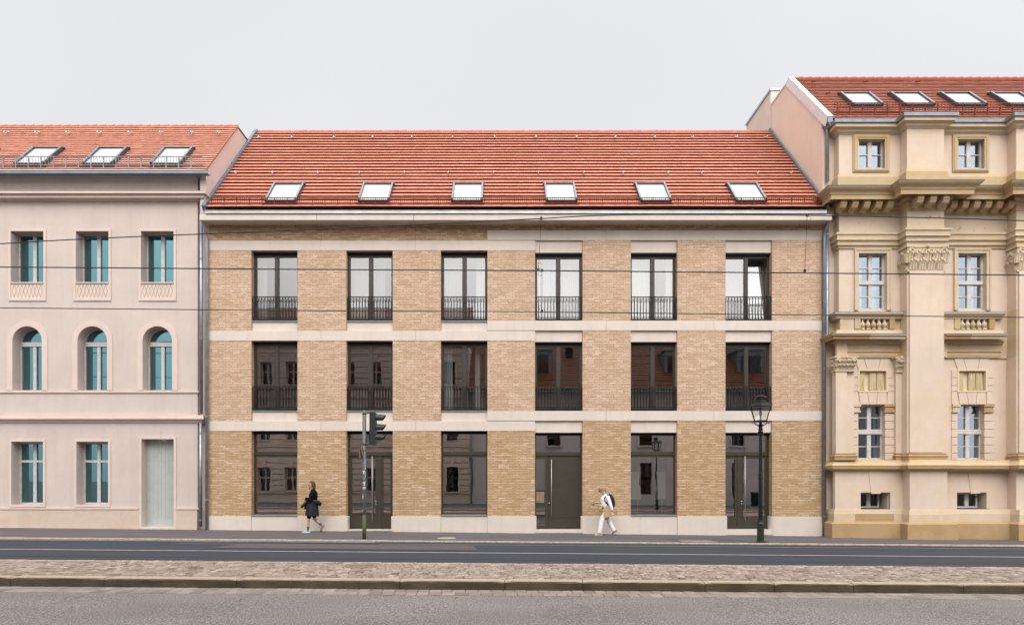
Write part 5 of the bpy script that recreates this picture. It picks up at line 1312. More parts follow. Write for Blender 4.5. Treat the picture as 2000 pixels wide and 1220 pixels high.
# ------------------------------------------------------------------ street lamps
def street_lamp(x, y, lift, label):
    z = gz(x, y)+lift; rt = empty("street_lamp", (x, y, z), label, "street lamp", "cast-iron lantern street lamps"); c = (x, y, z)
    k = 1.0
    b = MB(); b.lathe(c, [(.118, 0), (.118, .05), (.108, .06), (.104, .56), (.112, .57), (.112, .60), (.085, .64), (.075, .70)], 12); b.build("base", GREENBLK, rt)
    b = MB(); b.lathe(c, [(.066, .69), (.064, 1.2), (.060, 2.00), (.068, 2.01), (.072, 2.04), (.060, 2.06), (.066, 2.10), (.060, 2.14), (.072, 2.16), (.068, 2.19), (.055, 2.2), (.046, 3.36), (.048, 3.38), (.10, 3.39), (.105, 3.41), (.06, 3.44), (.085, 3.49), (.055, 3.53), (.075, 3.58), (.05, 3.62), (.07, 3.68), (.04, 3.73), (.045, 3.78)], 16); b.build("post", BLACKM, rt, smooth=False)
    zb, zt = 3.83, 4.28; rb, rt_ = .20, .335
    b = MB()
    for i in range(6):
        a = R(60*i+10); ca, sa = math.cos(a), math.sin(a)
        b.tube([(x, y, z+3.74), (x+ca*.10, y+sa*.10, z+3.68 if i % 2 else z+3.70), (x+ca*.19, y+sa*.19, z+3.74), (x+ca*rb, y+sa*rb, z+zb)], .013, 6)
        if i in (0, 1, 3, 4): b.tube([(x+ca*rb*1.0, y+sa*rb, z+zb-.01), (x+ca*.27, y+sa*.27, z+zb-.0), (x+ca*.30, y+sa*.30, z+zb-.04), (x+ca*.27, y+sa*.27, z+zb-.075), (x+ca*.245, y+sa*.245, z+zb-.05)], .012, 6)
    b.build("scroll_bracket", BLACKM, rt)
    fr_ = MB(); hexp = lambda r_, zz: [(x+r_*math.cos(R(60*i+10)), y+r_*math.sin(R(60*i+10)), z+zz) for i in range(6)]
    lo_, hi_ = hexp(rb, zb), hexp(rt_, zt)
    for i in range(6):
        j = (i+1) % 6; fr_.tube([lo_[i], hi_[i]], .014, 6); fr_.tube([lo_[i], lo_[j]], .018, 6); fr_.tube([hi_[i], hi_[j]], .020, 6)
        ca, sa = math.cos(R(60*i+10)), math.sin(R(60*i+10)); fr_.tube([(x+ca*.335, y+sa*.335, z+4.28), (x+ca*.38, y+sa*.38, z+4.33), (x+ca*.37, y+sa*.37, z+4.37)], [.014, .012, .005], 5)
    fr_.lathe((x, y, z+zb-.02), [(.20, 0), (.20, .015)], 6, R(10))
    fo = fr_.build("lantern_frame", BLACKM, rt)
    for i in range(6):
        j = (i+1) % 6; g_ = MB(); g_.quad(lo_[i], lo_[j], hi_[j], hi_[i]); g_.build("pane", GLASS_L, fo)
    b = MB(); b.lathe((x, y, z), [(.365, 4.275), (.36, 4.295), (.27, 4.38), (.165, 4.455), (.16, 4.465), (.12, 4.475), (.115, 4.56), (.20, 4.575), (.185, 4.60), (.10, 4.635), (.04, 4.655), (.025, 4.67), (.035, 4.69), (.014, 4.71), (.008, 4.76)], 6, R(10)); b.build("roof", BLACKM, rt)
    b = MB(); b.tube([(x, y, z+zb), (x, y, z+zb+.16)], .02, 6); b.ball((x, y, z+zb+.25), .05, .05, .10, 10, 7); b.build("gas_mantle", plain("mantle_white", (.7, .68, .62), .6), rt)
    return rt
lx = X(1485.5, 19.72)
street_lamp(lx, 19.72, -.005, "black cast-iron lantern street lamp on the far kerb in front of the last door")
street_lamp(9.9, 6.2, .12, "black lantern street lamp mirrored in the fifth shop window")

# ------------------------------------------------------------------ traffic light
tx, ty = X(711.5, 19.85), 19.85; tz = gz(tx, ty)
TL = empty("traffic_light", (tx, ty, tz), "galvanised traffic light pole with dark three-lens head turned sideways, covered in stickers", "traffic light")
POLEM = plain("weathered_galvanised_pole", (.15, .148, .15), .6, .35, .35, 18)
zz = lambda q: Z(q, ty)
b = MB(); b.tube([(tx, ty, tz-.1), (tx, ty, zz(801.5))], .060, 16); b.tube([(tx, ty, zz(801.5)), (tx, ty, zz(800.5))], [.062, .04], 16); pl_ = b.build("pole", POLEM, TL, smooth=True)
b = MB(); b.tube([(tx, ty, tz-.02), (tx, ty, tz+.75)], .0625, 16); b.build("pole_foot", plain("mossy_pole_foot", (.10, .095, .055), .8, .1, .4, 14), pl_, smooth=True)
HEADM = plain("dark_green_grey_plastic", (.018, .025, .025), .45, 0, .08)
hx0, hx1 = X(724, ty), X(733.5, ty)
b = MB(); b.cbox(hx0, hx1, ty-.16, ty+.16, zz(868), zz(804.5), .02); b.box(hx0-.015, hx0, ty-.13, ty+.13, zz(866), zz(807)); b.box(hx1, hx1+.02, ty-.14, ty+.14, zz(866), zz(807))
hd = b.build("signal_head", HEADM, TL)
LENS = [plain("red_lens", (.12, .01, .01), .25), plain("amber_lens", (.14, .07, .01), .25), plain("green_lens", (.01, .10, .06), .25)]
for k, q in enumerate((815.8, 834.8, 853.8)):
    zc = zz(q); b = MB(); n = 20; yc = ty-.01; L_ = .31; rr = .125
    vb = len(b.v)
    for th, rad in ((0, rr), (1, rr-.012)):
        for i in range(n+1):
            a = R(-38)+R(256)*i/n; ln = L_*(.62+.38*math.sin(max(0, min(1, i/n))*math.pi))
            for t in (0, 1): b.v.append((hx1+.02+ln*t, yc+(rad-.008*t)*math.cos(a), zc+(rad-.02*t)*math.sin(a)-.012*t))
    m_ = (n+1)*2
    for i in range(n):
        for o in (0, m_): b.f.append((vb+o+2*i, vb+o+2*i+1, vb+o+2*i+3, vb+o+2*i+2)); b.r.append(.5)
        b.f.append((vb+2*i+1, vb+m_+2*i+1, vb+m_+2*i+3, vb+2*i+3)); b.r.append(.5)
    b.build("visor", HEADM, hd)
    b = MB(); b.tube([(hx1+.018, yc, zc), (hx1+.028, yc, zc)], .112, 20); b.build("lens", LENS[k], hd)
b = MB(); b.box(hx1+.02, hx1+.05, ty-.16, ty-.12, zz(862), zz(808))
for (qa) in (806, 866): 
    b2_ = MB(); b2_.tube([(tx, ty, zz(qa+1.5)), (tx+.10, ty, zz(qa+1)), (hx0-.03, ty, zz(qa)), (hx0+.06, ty, zz(qa))], .018, 8); b2_.tube([(tx, ty, zz(qa+1.5)-.02), (tx, ty, zz(qa+1.5)+.02)], .066, 14); b2_.build("bracket", HEADM, TL, smooth=False)
b = MB(); xs2, xs1 = X(706, ty), X(708.6, ty)
b.box(xs2-.02, xs2, ty-.22, ty+.22, zz(894), zz(878)); b.box(xs2-.001, xs1+.01, ty-.04, ty+.04, zz(884), zz(871)); b.box(xs1, xs1+.02, ty-.16, ty+.16, zz(890), zz(874)); b.build("side_sign", plain("brown_grey_sign_back", (.20, .155, .125), .7, .2), TL)
ST = [plain("white_sticker", (.66, .66, .64), .6, 0, .2, 40), plain("grey_sticker", (.35, .38, .42), .6), plain("blue_sticker", (.25, .42, .55), .6), plain("pink_sticker", (.62, .42, .40), .6), plain("dark_sticker", (.05, .05, .055), .6)]
for (q, a, wd, hh, k) in ((922, -90, 60, .10, 0), (923, -80, 22, .05, 4), (944, -85, 62, .11, 0), (945, -95, 24, .045, 4), (953, -105, 36, .07, 0), (952, -60, 34, .07, 0), (954, -100, 16, .03, 4), (940, -50, 30, .05, 1), (902, -55, 26, .10, 2), (909, -50, 24, .05, 3), (926, -45, 20, .20, 1), (969, -118, 22, .14, 0), (934, -75, 40, .02, 1), (880, -90, 175, .018, 4), (996, -125, 14, .07, 0), (968, -48, 12, .03, 1), (914, -40, 16, .05, 0)):
    b = MB(); zc = zz(q); n = 5; r_ = .0618+.0004*k
    for i in range(n):
        a0, a1 = R(a-wd/2+wd*i/n), R(a-wd/2+wd*(i+1)/n)
        b.quad((tx+r_*math.cos(a0), ty+r_*math.sin(a0), zc-hh/2), (tx+r_*math.cos(a1), ty+r_*math.sin(a1), zc-hh/2), (tx+r_*math.cos(a1), ty+r_*math.sin(a1), zc+hh/2), (tx+r_*math.cos(a0), ty+r_*math.sin(a0), zc+hh/2))
    b.build("sticker", ST[k], pl_)

# ------------------------------------------------------------------ overhead wires
WD = 17.2; WIRE = plain("overhead_wire", (.018, .018, .018), .5, .3)
def spline(pts, n=6):
    o = []
    P = [pts[0]]+list(pts)+[pts[-1]]
    for i in range(1, len(P)-2):
        for k in range(n):
            t = k/n; p0, p1, p2, p3 = P[i-1], P[i], P[i+1], P[i+2]
            o.append(tuple(.5*((2*p1[c])+(-p0[c]+p2[c])*t+(2*p0[c]-5*p1[c]+4*p2[c]-p3[c])*t*t+(-p0[c]+3*p1[c]-3*p2[c]+p3[c])*t**3) for c in (0, 1)))
    o.append(tuple(pts[-1])); return o
def wire(pts, r, label, d=WD):
    b = MB(); q = spline(pts); b.tube([(X(p, d), d, Z(y, d)) for p, y in q], r, 6)
    return b.build("overhead_wire", WIRE, None, loc=(0, d, Z(pts[0][1], d)), smooth=True, label=label, cat="wire", group="overhead tram wires")
wire([(-400, 502), (0, 476), (222, 464), (600, 448.7), (1000, 429.5), (1057, 427), (1160, 421.3), (1300, 419), (1577, 420.5), (1778, 424.5), (2000, 431), (2400, 446)], .015, "topmost overhead wire rising towards the cornice of the brick building")
wire([(-400, 520), (0, 521.5), (222, 523), (600, 526), (1056, 528.5), (1400, 531.5), (1778, 535), (2400, 541)], .0165, "middle overhead wire crossing the top-floor windows")
wire([(-400, 598), (0, 601), (222, 603), (600, 606.3), (1058, 609), (1400, 613), (1778, 617), (2400, 624)], .0125, "lowest overhead wire crossing the top-floor railings")
def dropper(p0, p1, label, loops):
    rt = empty("wire_dropper", (X(p0[0], WD), WD, Z(p0[1], WD)), label, "wire hanger", "droppers between the overhead wires")
    b = MB(); b.tube([(X(*[p0[0], WD]), WD, Z(p0[1], WD)), (X(p1[0], WD), WD, Z(p1[1], WD))], .006, 5); b.build("strand", WIRE, rt)
    for (cx, cy) in (p0, p1): b = MB(); b.box(X(cx, WD)-.03, X(cx, WD)+.03, WD-.02, WD+.02, Z(cy+1, WD)-.01, Z(cy-2.5, WD)+.01); b.build("clamp", WIRE, rt)
    for pts in loops:
        b = MB(); b.tube([(X(p, WD), WD+.01, Z(y, WD)) for p, y in spline(pts, 5)], .004, 5); b.build("loop", WIRE, rt)
dropper((1057, 427), (1051.5, 527.5), "thin dropper with a wire loop above the fourth top-floor window", [[(1058, 430), (1064, 432), (1066, 437), (1062, 441), (1058, 438)], [(1051, 525), (1052, 517), (1056, 513), (1059, 516), (1057, 521), (1052, 526)]])
dropper((1058.5, 528.5), (1058.5, 608), "short thin dropper between the two lower wires in front of the fourth window", [[(1058, 530), (1053, 532), (1051.5, 536), (1055, 539), (1059, 534)], [(1058, 606), (1053, 602), (1052, 598), (1056, 596), (1058, 601)]])
dropper((1576.5, 421), (1572, 529.5), "thin dropper at the right end of the brick building", [[(1577, 422), (1583, 424), (1584, 429), (1580, 433), (1577, 430)], [(1571, 528), (1573, 521), (1578, 518), (1581, 522), (1577, 528)]])
# faint chalk-like cable reflection tag on the brick left of the double door
# ------------------------------------------------------------------ people
def skin(name, nodes, edges, m, parent, vox=.009, raw=False):
    """nodes {key: (x, y, z, r) or (x, y, z, rx, ry)}: tapered limbs fused into one continuous surface"""
    b = MB()
    for a_, c_ in edges:
        A, C = nodes[a_], nodes[c_]; tor = len(A) > 4 and len(C) > 4
        ra, rc = (A[3], C[3]); qa, qc = (A[-1], C[-1]) if tor else (ra, rc)
        P0, P1 = Vector(A[:3]), Vector(C[:3]); pts = [P0.lerp(P1, t) for t in (0, .25, .5, .75, 1)]
        b.tube(pts, [ra+(rc-ra)*t for t in (0, .25, .5, .75, 1)], 14, rad2=[qa+(qc-qa)*t for t in (0, .25, .5, .75, 1)])
    for k, v in nodes.items(): b.ball(v[:3], v[3], v[-1], (v[3]+v[-1])/2 if len(v) > 4 else v[3], 14, 10)
    o = b.build(name, m, parent, smooth=True)
    if not raw: remesh(o, vox)
    return o
def chain(*k): return [(k[i], k[i+1]) for i in range(len(k)-1)]
SKINM = plain("skin", (.52, .33, .25), .55, 0, .08); SKINP = plain("leg_skin", (.52, .30, .21), .55, 0, .08)
def hand(nodes, edges, wrist, base, fwd, side, tag_, s=1.0, curl=.35):
    """palm + four fingers + thumb chained from the wrist node"""
    f, sd = Vector(fwd).normalized(), Vector(side).normalized(); n = f.cross(sd).normalized(); B = Vector(base)
    pk = 'palm'+tag_; nodes[pk] = (*(B+f*.045*s), .030*s, .020*s); edges.append((wrist, pk))
    for i, (o, ln) in enumerate(((-.030, .068), (-.010, .078), (.010, .072), (.028, .058))):
        a = B+f*.085*s+sd*o*s; k = ['f%d%d%s' % (i, j, tag_) for j in range(3)]
        nodes[k[0]] = (*a, .0135*s); nodes[k[1]] = (*(a+(f*math.cos(curl)+n*math.sin(curl))*ln*.5*s), .012*s)
        nodes[k[2]] = (*(a+(f*math.cos(curl)+n*math.sin(curl))*ln*.5*s+(f*math.cos(curl*2.3)+n*math.sin(curl*2.3))*ln*.5*s), .0105*s)
        edges += [(pk, k[0])]+chain(*k)
    a = B+f*.03*s-sd*.034*s
    nodes['t0'+tag_] = (*a, .014*s); nodes['t1'+tag_] = (*(a+f*.03*s-sd*.022*s+n*.01*s), .013*s); nodes['t2'+tag_] = (*(a+f*.055*s-sd*.026*s+n*.018*s), .011*s)
    edges += [(pk, 't0'+tag_), ('t0'+tag_, 't1'+tag_), ('t1'+tag_, 't2'+tag_)]
def loft(rings, n=20, cap=True, wobble=None):
    """rings: (cx, cy, z, rx, ry[, tilt]) horizontal ellipses"""
    b = MB()
    for i, rg in enumerate(rings):
        cx, cy, z, rx, ry = rg[:5]; ti = rg[5] if len(rg) > 5 else 0
        for k in range(n):
            a = 2*math.pi*k/n; q = 1+(wobble(i, a) if wobble else 0)
            dx = rx*math.cos(a)*q; b.v.append((cx+dx, cy+ry*math.sin(a)*q, z+dx*ti))
    for i in range(len(rings)-1):
        for k in range(n): j = (k+1) % n; b.f.append((i*n+k, i*n+j, (i+1)*n+j, (i+1)*n+k)); b.r.append(.5)
    if cap: b.f.append(tuple(reversed(range(n)))); b.f.append(tuple((len(rings)-1)*n+k for k in range(n))); b.r += [.5, .5]
    return b
def head_mesh(c, tilt, m, parent, s=1.0, yaw=180):
    """face looks along -x before tilt; ellipsoid cranium with jaw, nose, brow, lips, ears"""
    b = MB(); nu, nv = 28, 20; rt = math.radians(tilt)
    def feat(x, y, z):     # unit-sphere point -> head point, face towards -x
        X_, Y_, Z_ = x*.098, y*.076, z*.118
        if z < 0: k = 1+z*.30; Y_ *= k; X_ = X_*(1+z*.18)-(.012*-z)
        g_ = lambda a, b_, s1: math.exp(-((a-b_)/s1)**2)
        if x < 0:
            X_ -= .024*g_(y, 0, .17)*g_(z, -.16, .17)          # nose
            X_ -= .008*g_(z, .18, .12)*g_(y, 0, .6)             # brow
            X_ += .010*g_(z, .03, .09)*(g_(y, .38, .2)+g_(y, -.38, .2))  # eye sockets
            X_ -= .010*g_(z, -.48, .07)*g_(y, 0, .28)           # lips
            X_ -= .016*g_(z, -.80, .16)*g_(y, 0, .4)            # chin
        return X_, Y_, Z_
    def place(p):
        x, y, z = (q*s for q in p); return (c[0]+x*math.cos(rt)+z*math.sin(rt)*-1, c[1]+y, c[2]+z*math.cos(rt)+x*math.sin(rt))
    for i in range(nv+1):
        th = math.pi*i/nv
        for k in range(nu):
            a = 2*math.pi*k/nu; b.v.append(place(feat(math.sin(th)*math.cos(a), math.sin(th)*math.sin(a), -math.cos(th))))
    for i in range(nv):
        for k in range(nu): j = (k+1) % nu; b.f.append((i*nu+k, i*nu+j, (i+1)*nu+j, (i+1)*nu+k)); b.r.append(.5)
    for sg in (-1, 1):
        p = place((.012, sg*.074, -.01)); b.ball(p, .016*s, .010*s, .030*s, 8, 6)
    return b, place
def merge_into(o, mb):
    """join extra geometry into the body mesh so the body stays one mesh"""
    off = Vector(WOFF[o.name]); me = o.data; vs = [tuple(v.co) for v in me.vertices]; fs = [tuple(p.vertices) for p in me.polygons]; n = len(vs)
    vs += [tuple(Vector(v)-off) for v in mb.v]; fs += [tuple(n+i for i in f) for f in mb.f]
    m2 = bpy.data.meshes.new(me.name); m2.from_pydata(vs, [], fs); m2.materials.append(me.materials[0]); m2.polygons.foreach_set('use_smooth', [True]*len(m2.polygons)); m2.update(); fix_normals(m2)
    r = o.modifiers.new("join", 'REMESH') if False else None
    o.data = m2
def remesh(o, vox=.009):
    r = o.modifiers.new("r", 'REMESH'); r.mode = 'VOXEL'; r.voxel_size = vox; r.use_smooth_shade = True
    q = o.modifiers.new("q", 'SMOOTH'); q.iterations = 3; q.factor = .5
    bpy.context.view_layer.update()
    m2 = bpy.data.meshes.new_from_object(o.evaluated_get(bpy.context.evaluated_depsgraph_get())); o.modifiers.clear(); o.data = m2
def local(px0, d):
    x0 = X(px0, d); z0 = gz(x0, d); return x0, d, z0

# ---- man walking left, padded jacket tied round the waist
mx_, my_, mz_ = local(607.3, 21.95)
MAN = empty("person", (mx_, my_, mz_), "walking person in black jumper, shorts and blue trainers, padded jacket tied at the waist", "person")
def mp(u, v, h): return (mx_+u, my_+v, mz_+h)
nd = {}; ed = []
def nn(k, u, v, h, *r): nd[k] = (*mp(u, v, h), *r)
nn('pelvis', .045, 0, .95, .11, .15); nn('waist', .06, 0, 1.12, .105, .14); nn('chest', .08, 0, 1.28, .12, .155); nn('collar', .08, 0, 1.42, .06, .12); nn('neck', .055, 0, 1.50, .054); nn('skull', .045, 0, 1.60, .06)
ed += chain('pelvis', 'waist', 'chest', 'collar', 'neck', 'skull')
nn('hipa', .03, -.09, .90, .085); nn('kneea', -.062, -.09, .50, .056); nn('calfa', -.06, -.09, .37, .054); nn('anka', -.072, -.09, .12, .036); nn('heela', -.06, -.09, .05, .035); nn('toea', -.20, -.10, .035, .032)
ed += chain('pelvis', 'hipa', 'kneea', 'calfa', 'anka', 'heela', 'toea')
nn('hipb', .05, .09, .90, .085); nn('kneeb', .085, .09, .50, .056); nn('calfb', .17, .09, .40, .055); nn('ankb', .335, .09, .27, .036); nn('heelb', .40, .09, .24, .034); nn('toeb', .355, .09, .09, .030)
ed += chain('pelvis', 'hipb', 'kneeb', 'calfb', 'ankb', 'heelb', 'toeb')
nn('sha', .10, -.17, 1.38, .055); nn('ela', .05, -.235, 1.13, .046); nn('wra', -.14, -.12, 1.20, .030)
nn('shb', .09, .17, 1.38, .055); nn('elb', .0, .23, 1.14, .046); nn('wrb', -.16, .06, 1.18, .030)
ed += chain('collar', 'sha', 'ela', 'wra')+chain('collar', 'shb', 'elb', 'wrb')
hand(nd, ed, 'wra', nd['wra'][:3], (-.35, 1, .12), (.1, .1, 1), 'a'); hand(nd, ed, 'wrb', nd['wrb'][:3], (-.1, -1, -.1), (.1, -.1, 1), 'b')
body = skin("body", nd, ed, SKINM, MAN, raw=True)
hb, place = head_mesh(mp(.03, 0, 1.665), 2, SKINM, MAN, 1.06)
merge_into(body, hb); remesh(body, .006)
# hair, beard, glasses
HAIR = plain("brown_hair", (.075, .038, .016), .7, 0, .3, 30); HAIRB = plain("blond_hair", (.30, .20, .105), .6, 0, .3, 30)
def hairmesh(place, lo, front, s, back=0, m=HAIR, parent=None, name="hair"):
    b = MB(); nu, nv = 26, 12
    for i in range(nv+1):
        for k in range(nu):
            a = 2*math.pi*k/nu; fr_ = max(0, -math.cos(a)) ; low = front+(lo-front)*smooth01((math.cos(a)+.12)/.4)
            zz_ = 1-(1-low)*i/nv; q = math.sqrt(max(0, 1-min(1, abs(zz_))**2)) if zz_ > 0 else 1-.12*zz_*zz_
            st = 1+.03*math.sin(a*13+i); ox = back*max(0, -zz_+.3)
            b.v.append(place((q*.112*s*math.cos(a)*st+.006+ox, q*.090*s*math.sin(a)*st, zz_*.131*s+.002)))
    for i in range(nv):
        for k in range(nu): j = (k+1) % nu; b.f.append((i*nu+k, i*nu+j, (i+1)*nu+j, (i+1)*nu+k)); b.r.append(.5)
    return b.build(name, m, parent, smooth=True)
hairmesh(place, -1.0, .55, 1.03, .012, HAIR, MAN)
b = MB(); 
for sg in (-1, 1):
    b.ball(place((-.082, sg*.030, .006)), .009, .010, .008, 8, 6)
b.build("eyes", plain("eye_dark", (.03, .02, .015), .2), MAN, smooth=True)
b = MB(); b.ball(place((-.070, 0, -.092)), .034, .045, .032, 10, 7); b.build("beard", plain("beard_brown", (.12, .07, .04), .8), MAN, smooth=True)
b = MB()
for sg in (-1, 1):
    c_ = [place((-.101+.006*abs(math.cos(a)), sg*.031+.022*math.cos(a), .004+.016*math.sin(a))) for a in [2*math.pi*k/12 for k in range(13)]]; b.tube(c_, .002, 4); b.tube([place((-.098, sg*.055, .008)), place((0, sg*.082, .01))], .002, 4)
b.build("glasses", DARK, MAN)
KNIT = plain("black_knit", (.006, .006, .009), .95, 0, .3, 40, .002, .1)
sn = {}; se = []
def n2(k, u, v, h, *r): sn[k] = (*mp(u, v, h), *r)
n2('pelvis', .055, 0, 1.02, .14, .17); n2('w', .065, 0, 1.13, .145, .17); n2('c', .085, 0, 1.29, .15, .185); n2('co', .085, 0, 1.42, .095, .14); n2('nk', .062, 0, 1.485, .070)
n2('sa', .11, -.18, 1.37, .078); n2('ea', .055, -.235, 1.13, .066); n2('wa', -.125, -.14, 1.19, .05)
n2('sb', .10, .18, 1.37, .078); n2('eb', .0, .24, 1.14, .066); n2('wb', -.14, .08, 1.18, .05)
se = chain('pelvis', 'w', 'c', 'co', 'nk')+chain('co', 'sa', 'ea', 'wa')+chain('co', 'sb', 'eb', 'wb')
skin("jumper", sn, se, KNIT, MAN)
# shorts
sn = {}; n2('pelvis', .045, 0, .93, .13, .165); n2('ha', .025, -.095, .80, .10); n2('ka', -.035, -.095, .55, .078); n2('hb', .055, .095, .80, .10); n2('kb', .085, .095, .56, .078)
skin("shorts", sn, chain('pelvis', 'ha', 'ka')+chain('pelvis', 'hb', 'kb'), KNIT, MAN)
# padded jacket tied at the waist
PUFF = plain("charcoal_padded_nylon", (.010, .011, .014), .7, 0, .15, 10); PUFFB = plain("blue_lining", (.03, .12, .19), .5)
rings = []; nR = 33
for i in range(nR+1):
    t = i/nR; zt_ = 1.10-t*.52; bul = .016*abs(math.sin(t*nR/3*math.pi))
    cx = .045+.0*t; rx = .170+.055*t+bul; ry = .205+.035*t+bul
    rings.append((mx_+cx, my_, mz_+zt_-.0, rx, ry, .02+.10*t*-1))
b = loft(rings, 28, True, lambda i, a: .02*math.sin(5*a+i*.1)+.015*math.sin(9*a))
jk = b.build("tied_jacket", PUFF, MAN, smooth=True)
b = MB(); b.tube([mp(.08, -.15, 1.10), mp(.16, -.14, 1.09), mp(.26, -.06, 1.05), mp(.30, .04, 1.0), mp(.27, .10, .97)], [.05, .075, .085, .075, .04], 12); b.build("jacket_hood", PUFF, jk, smooth=True)
b = MB(); b.tube([mp(.05, -.16, 1.13), mp(.14, -.16, 1.125), mp(.25, -.10, 1.12)], [.015, .028, .018], 8); b.build("blue_trim", PUFFB, jk, smooth=True)
for (pts, r_) in (([mp(-.09, -.12, 1.09), mp(-.15, -.15, 1.03), mp(-.22, -.16, .95), mp(-.28, -.15, .89)], [.045, .052, .050, .038]), ([mp(-.10, .02, 1.09), mp(-.17, -.02, .97), mp(-.20, -.03, .84)], [.045, .05, .035])):
    b = MB(); b.tube(pts, r_, 10); b.ball(pts[-1], r_[-1]*.97); b.ball(pts[0], r_[0]*.97); b.build("jacket_sleeve", PUFF, jk, smooth=True)
b = MB(); b.ball(mp(-.115, -.06, 1.08), .05, .06, .045, 10, 7); b.build("knot", PUFF, jk, smooth=True)
SOCK = plain("grey_sock", (.09, .09, .095), .9); SHOEB = plain("blue_trainer", (.34, .45, .50), .6, 0, .6, 30); SOLE = plain("white_sole", (.72, .70, .66), .6); SHOEP = plain("dusty_pink_trainer", (.23, .17, .15), .7)
b = MB(); b.tube([mp(-.068, -.09, .22), mp(-.072, -.09, .07)], [.047, .044], 12); b.build("sock", SOCK, MAN, smooth=True)
b = MB(); b.tube([mp(.265, .09, .318), mp(.36, .09, .245)], [.047, .042], 12); b.build("sock", SOCK, MAN, smooth=True)
def shoe(A, fwd, up_, ln, parent, mu, ms):
    """A = heel-bottom point, fwd and up directions"""
    f, u = Vector(fwd).normalized(), Vector(up_).normalized(); s = f.cross(u); A = Vector(A)
    def grid(secs, name, m):
        b = MB(); n = 12
        for (t, hw, h0, h1) in secs:
            for k in range(n):
                a = 2*math.pi*k/n; b.v.append(tuple(A+f*t*ln+s*hw*math.cos(a)+u*((h0+h1)/2+(h1-h0)/2*math.sin(a))))
        m1 = len(secs)
        for i in range(m1-1):
            for k in range(n): j = (k+1) % n; b.f.append((i*n+k, i*n+j, (i+1)*n+j, (i+1)*n+k)); b.r.append(.5)
        b.f.append(tuple(reversed(range(n)))); b.f.append(tuple((m1-1)*n+k for k in range(n))); b.r += [.5]*2
        return b.build(name, m, parent, smooth=True)
    o = grid([(0, .022, .03, .07), (.04, .036, .02, .105), (.2, .040, .02, .115), (.36, .040, .02, .10), (.55, .044, .02, .078), (.75, .047, .02, .065), (.92, .038, .02, .05), (1, .016, .025, .04)], "shoe", mu)
    b = MB(); pts = [(0, .02), (.05, .038), (.3, .038), (.6, .046), (.8, .048), (.95, .034), (1.02, .01)]
    pl = [(t, w_) for t, w_ in pts]+[(t, -w_) for t, w_ in pts[::-1]]; n = len(pl)
    for h_ in (0.0, .03):
        for (t, w_) in pl: b.v.append(tuple(A+f*t*ln+s*w_*1.06+u*h_))
    b.f.append(tuple(reversed(range(n)))); b.f.append(tuple(n+k for k in range(n))); b.r += [.5]*2
    for k in range(n): j = (k+1) % n; b.f.append((k, j, n+j, n+k)); b.r.append(.5)
    b.build("sole", ms, o); return o
shoe(mp(.01, -.09, 0), (-1, -.06, 0), (0, 0, 1), .29, MAN, SHOEB, SOLE)
shoe(mp(.455, .09, .235), (-.50, 0, -.85), (-.85, 0, .50), .27, MAN, SHOEP, SHOEP)

# ---- woman walking left, reading, backpack
wx_, wy_, wz_ = local(1183, 21.95)
WOM = empty("person", (wx_, wy_, wz_), "person in white top and white trousers reading while walking, tan jacket tied round the waist", "person")
def wp(u, v, h): return (wx_+u, wy_+v, wz_+h)
nd = {}; ed = []
def nn(k, u, v, h, *r): nd[k] = (*wp(u, v, h), *r)
nn('pelvis', .01, 0, .90, .11, .14); nn('waist', -.02, 0, 1.06, .10, .125); nn('chest', -.03, 0, 1.24, .11, .14); nn('collar', -.01, 0, 1.365, .055, .10); nn('neck', -.06, 0, 1.44, .045); nn('skull', -.12, 0, 1.54, .052)
ed += chain('pelvis', 'waist', 'chest', 'collar', 'neck', 'skull')
nn('hipa', -.0, -.08, .85, .08); nn('kneea', -.17, -.08, .48, .055); nn('anka', -.24, -.08, .11, .035); nn('heela', -.235, -.08, .05, .033); nn('toea', -.36, -.085, .03, .028)
nn('hipb', .04, .08, .85, .08); nn('kneeb', .14, .08, .47, .055); nn('ankb', .315, .08, .15, .035); nn('heelb', .36, .08, .12, .030); nn('toeb', .29, .08, .04, .028)
ed += chain('pelvis', 'hipa', 'kneea', 'anka', 'heela', 'toea')+chain('pelvis', 'hipb', 'kneeb', 'ankb', 'heelb', 'toeb')
nn('sha', .05, -.15, 1.35, .055); nn('ela', .125, -.20, 1.10, .042); nn('wra', .185, -.21, .875, .028)
nn('shb', .02, .15, 1.35, .055); nn('elb', -.03, .19, 1.12, .042); nn('wrb', -.21, .06, 1.15, .027)
ed += chain('collar', 'sha', 'ela', 'wra')+chain('collar', 'shb', 'elb', 'wrb')
hand(nd, ed, 'wra', nd['wra'][:3], (.15, 0, -1), (1, 0, .1), 'a', .95, .4); hand(nd, ed, 'wrb', nd['wrb'][:3], (-1, -.35, .05), (0, 0, 1), 'b', .95, .7)
body = skin("body", nd, ed, SKINM, WOM, raw=True)
hb, place = head_mesh(wp(-.155, 0, 1.595), 26, SKINM, WOM, .98)
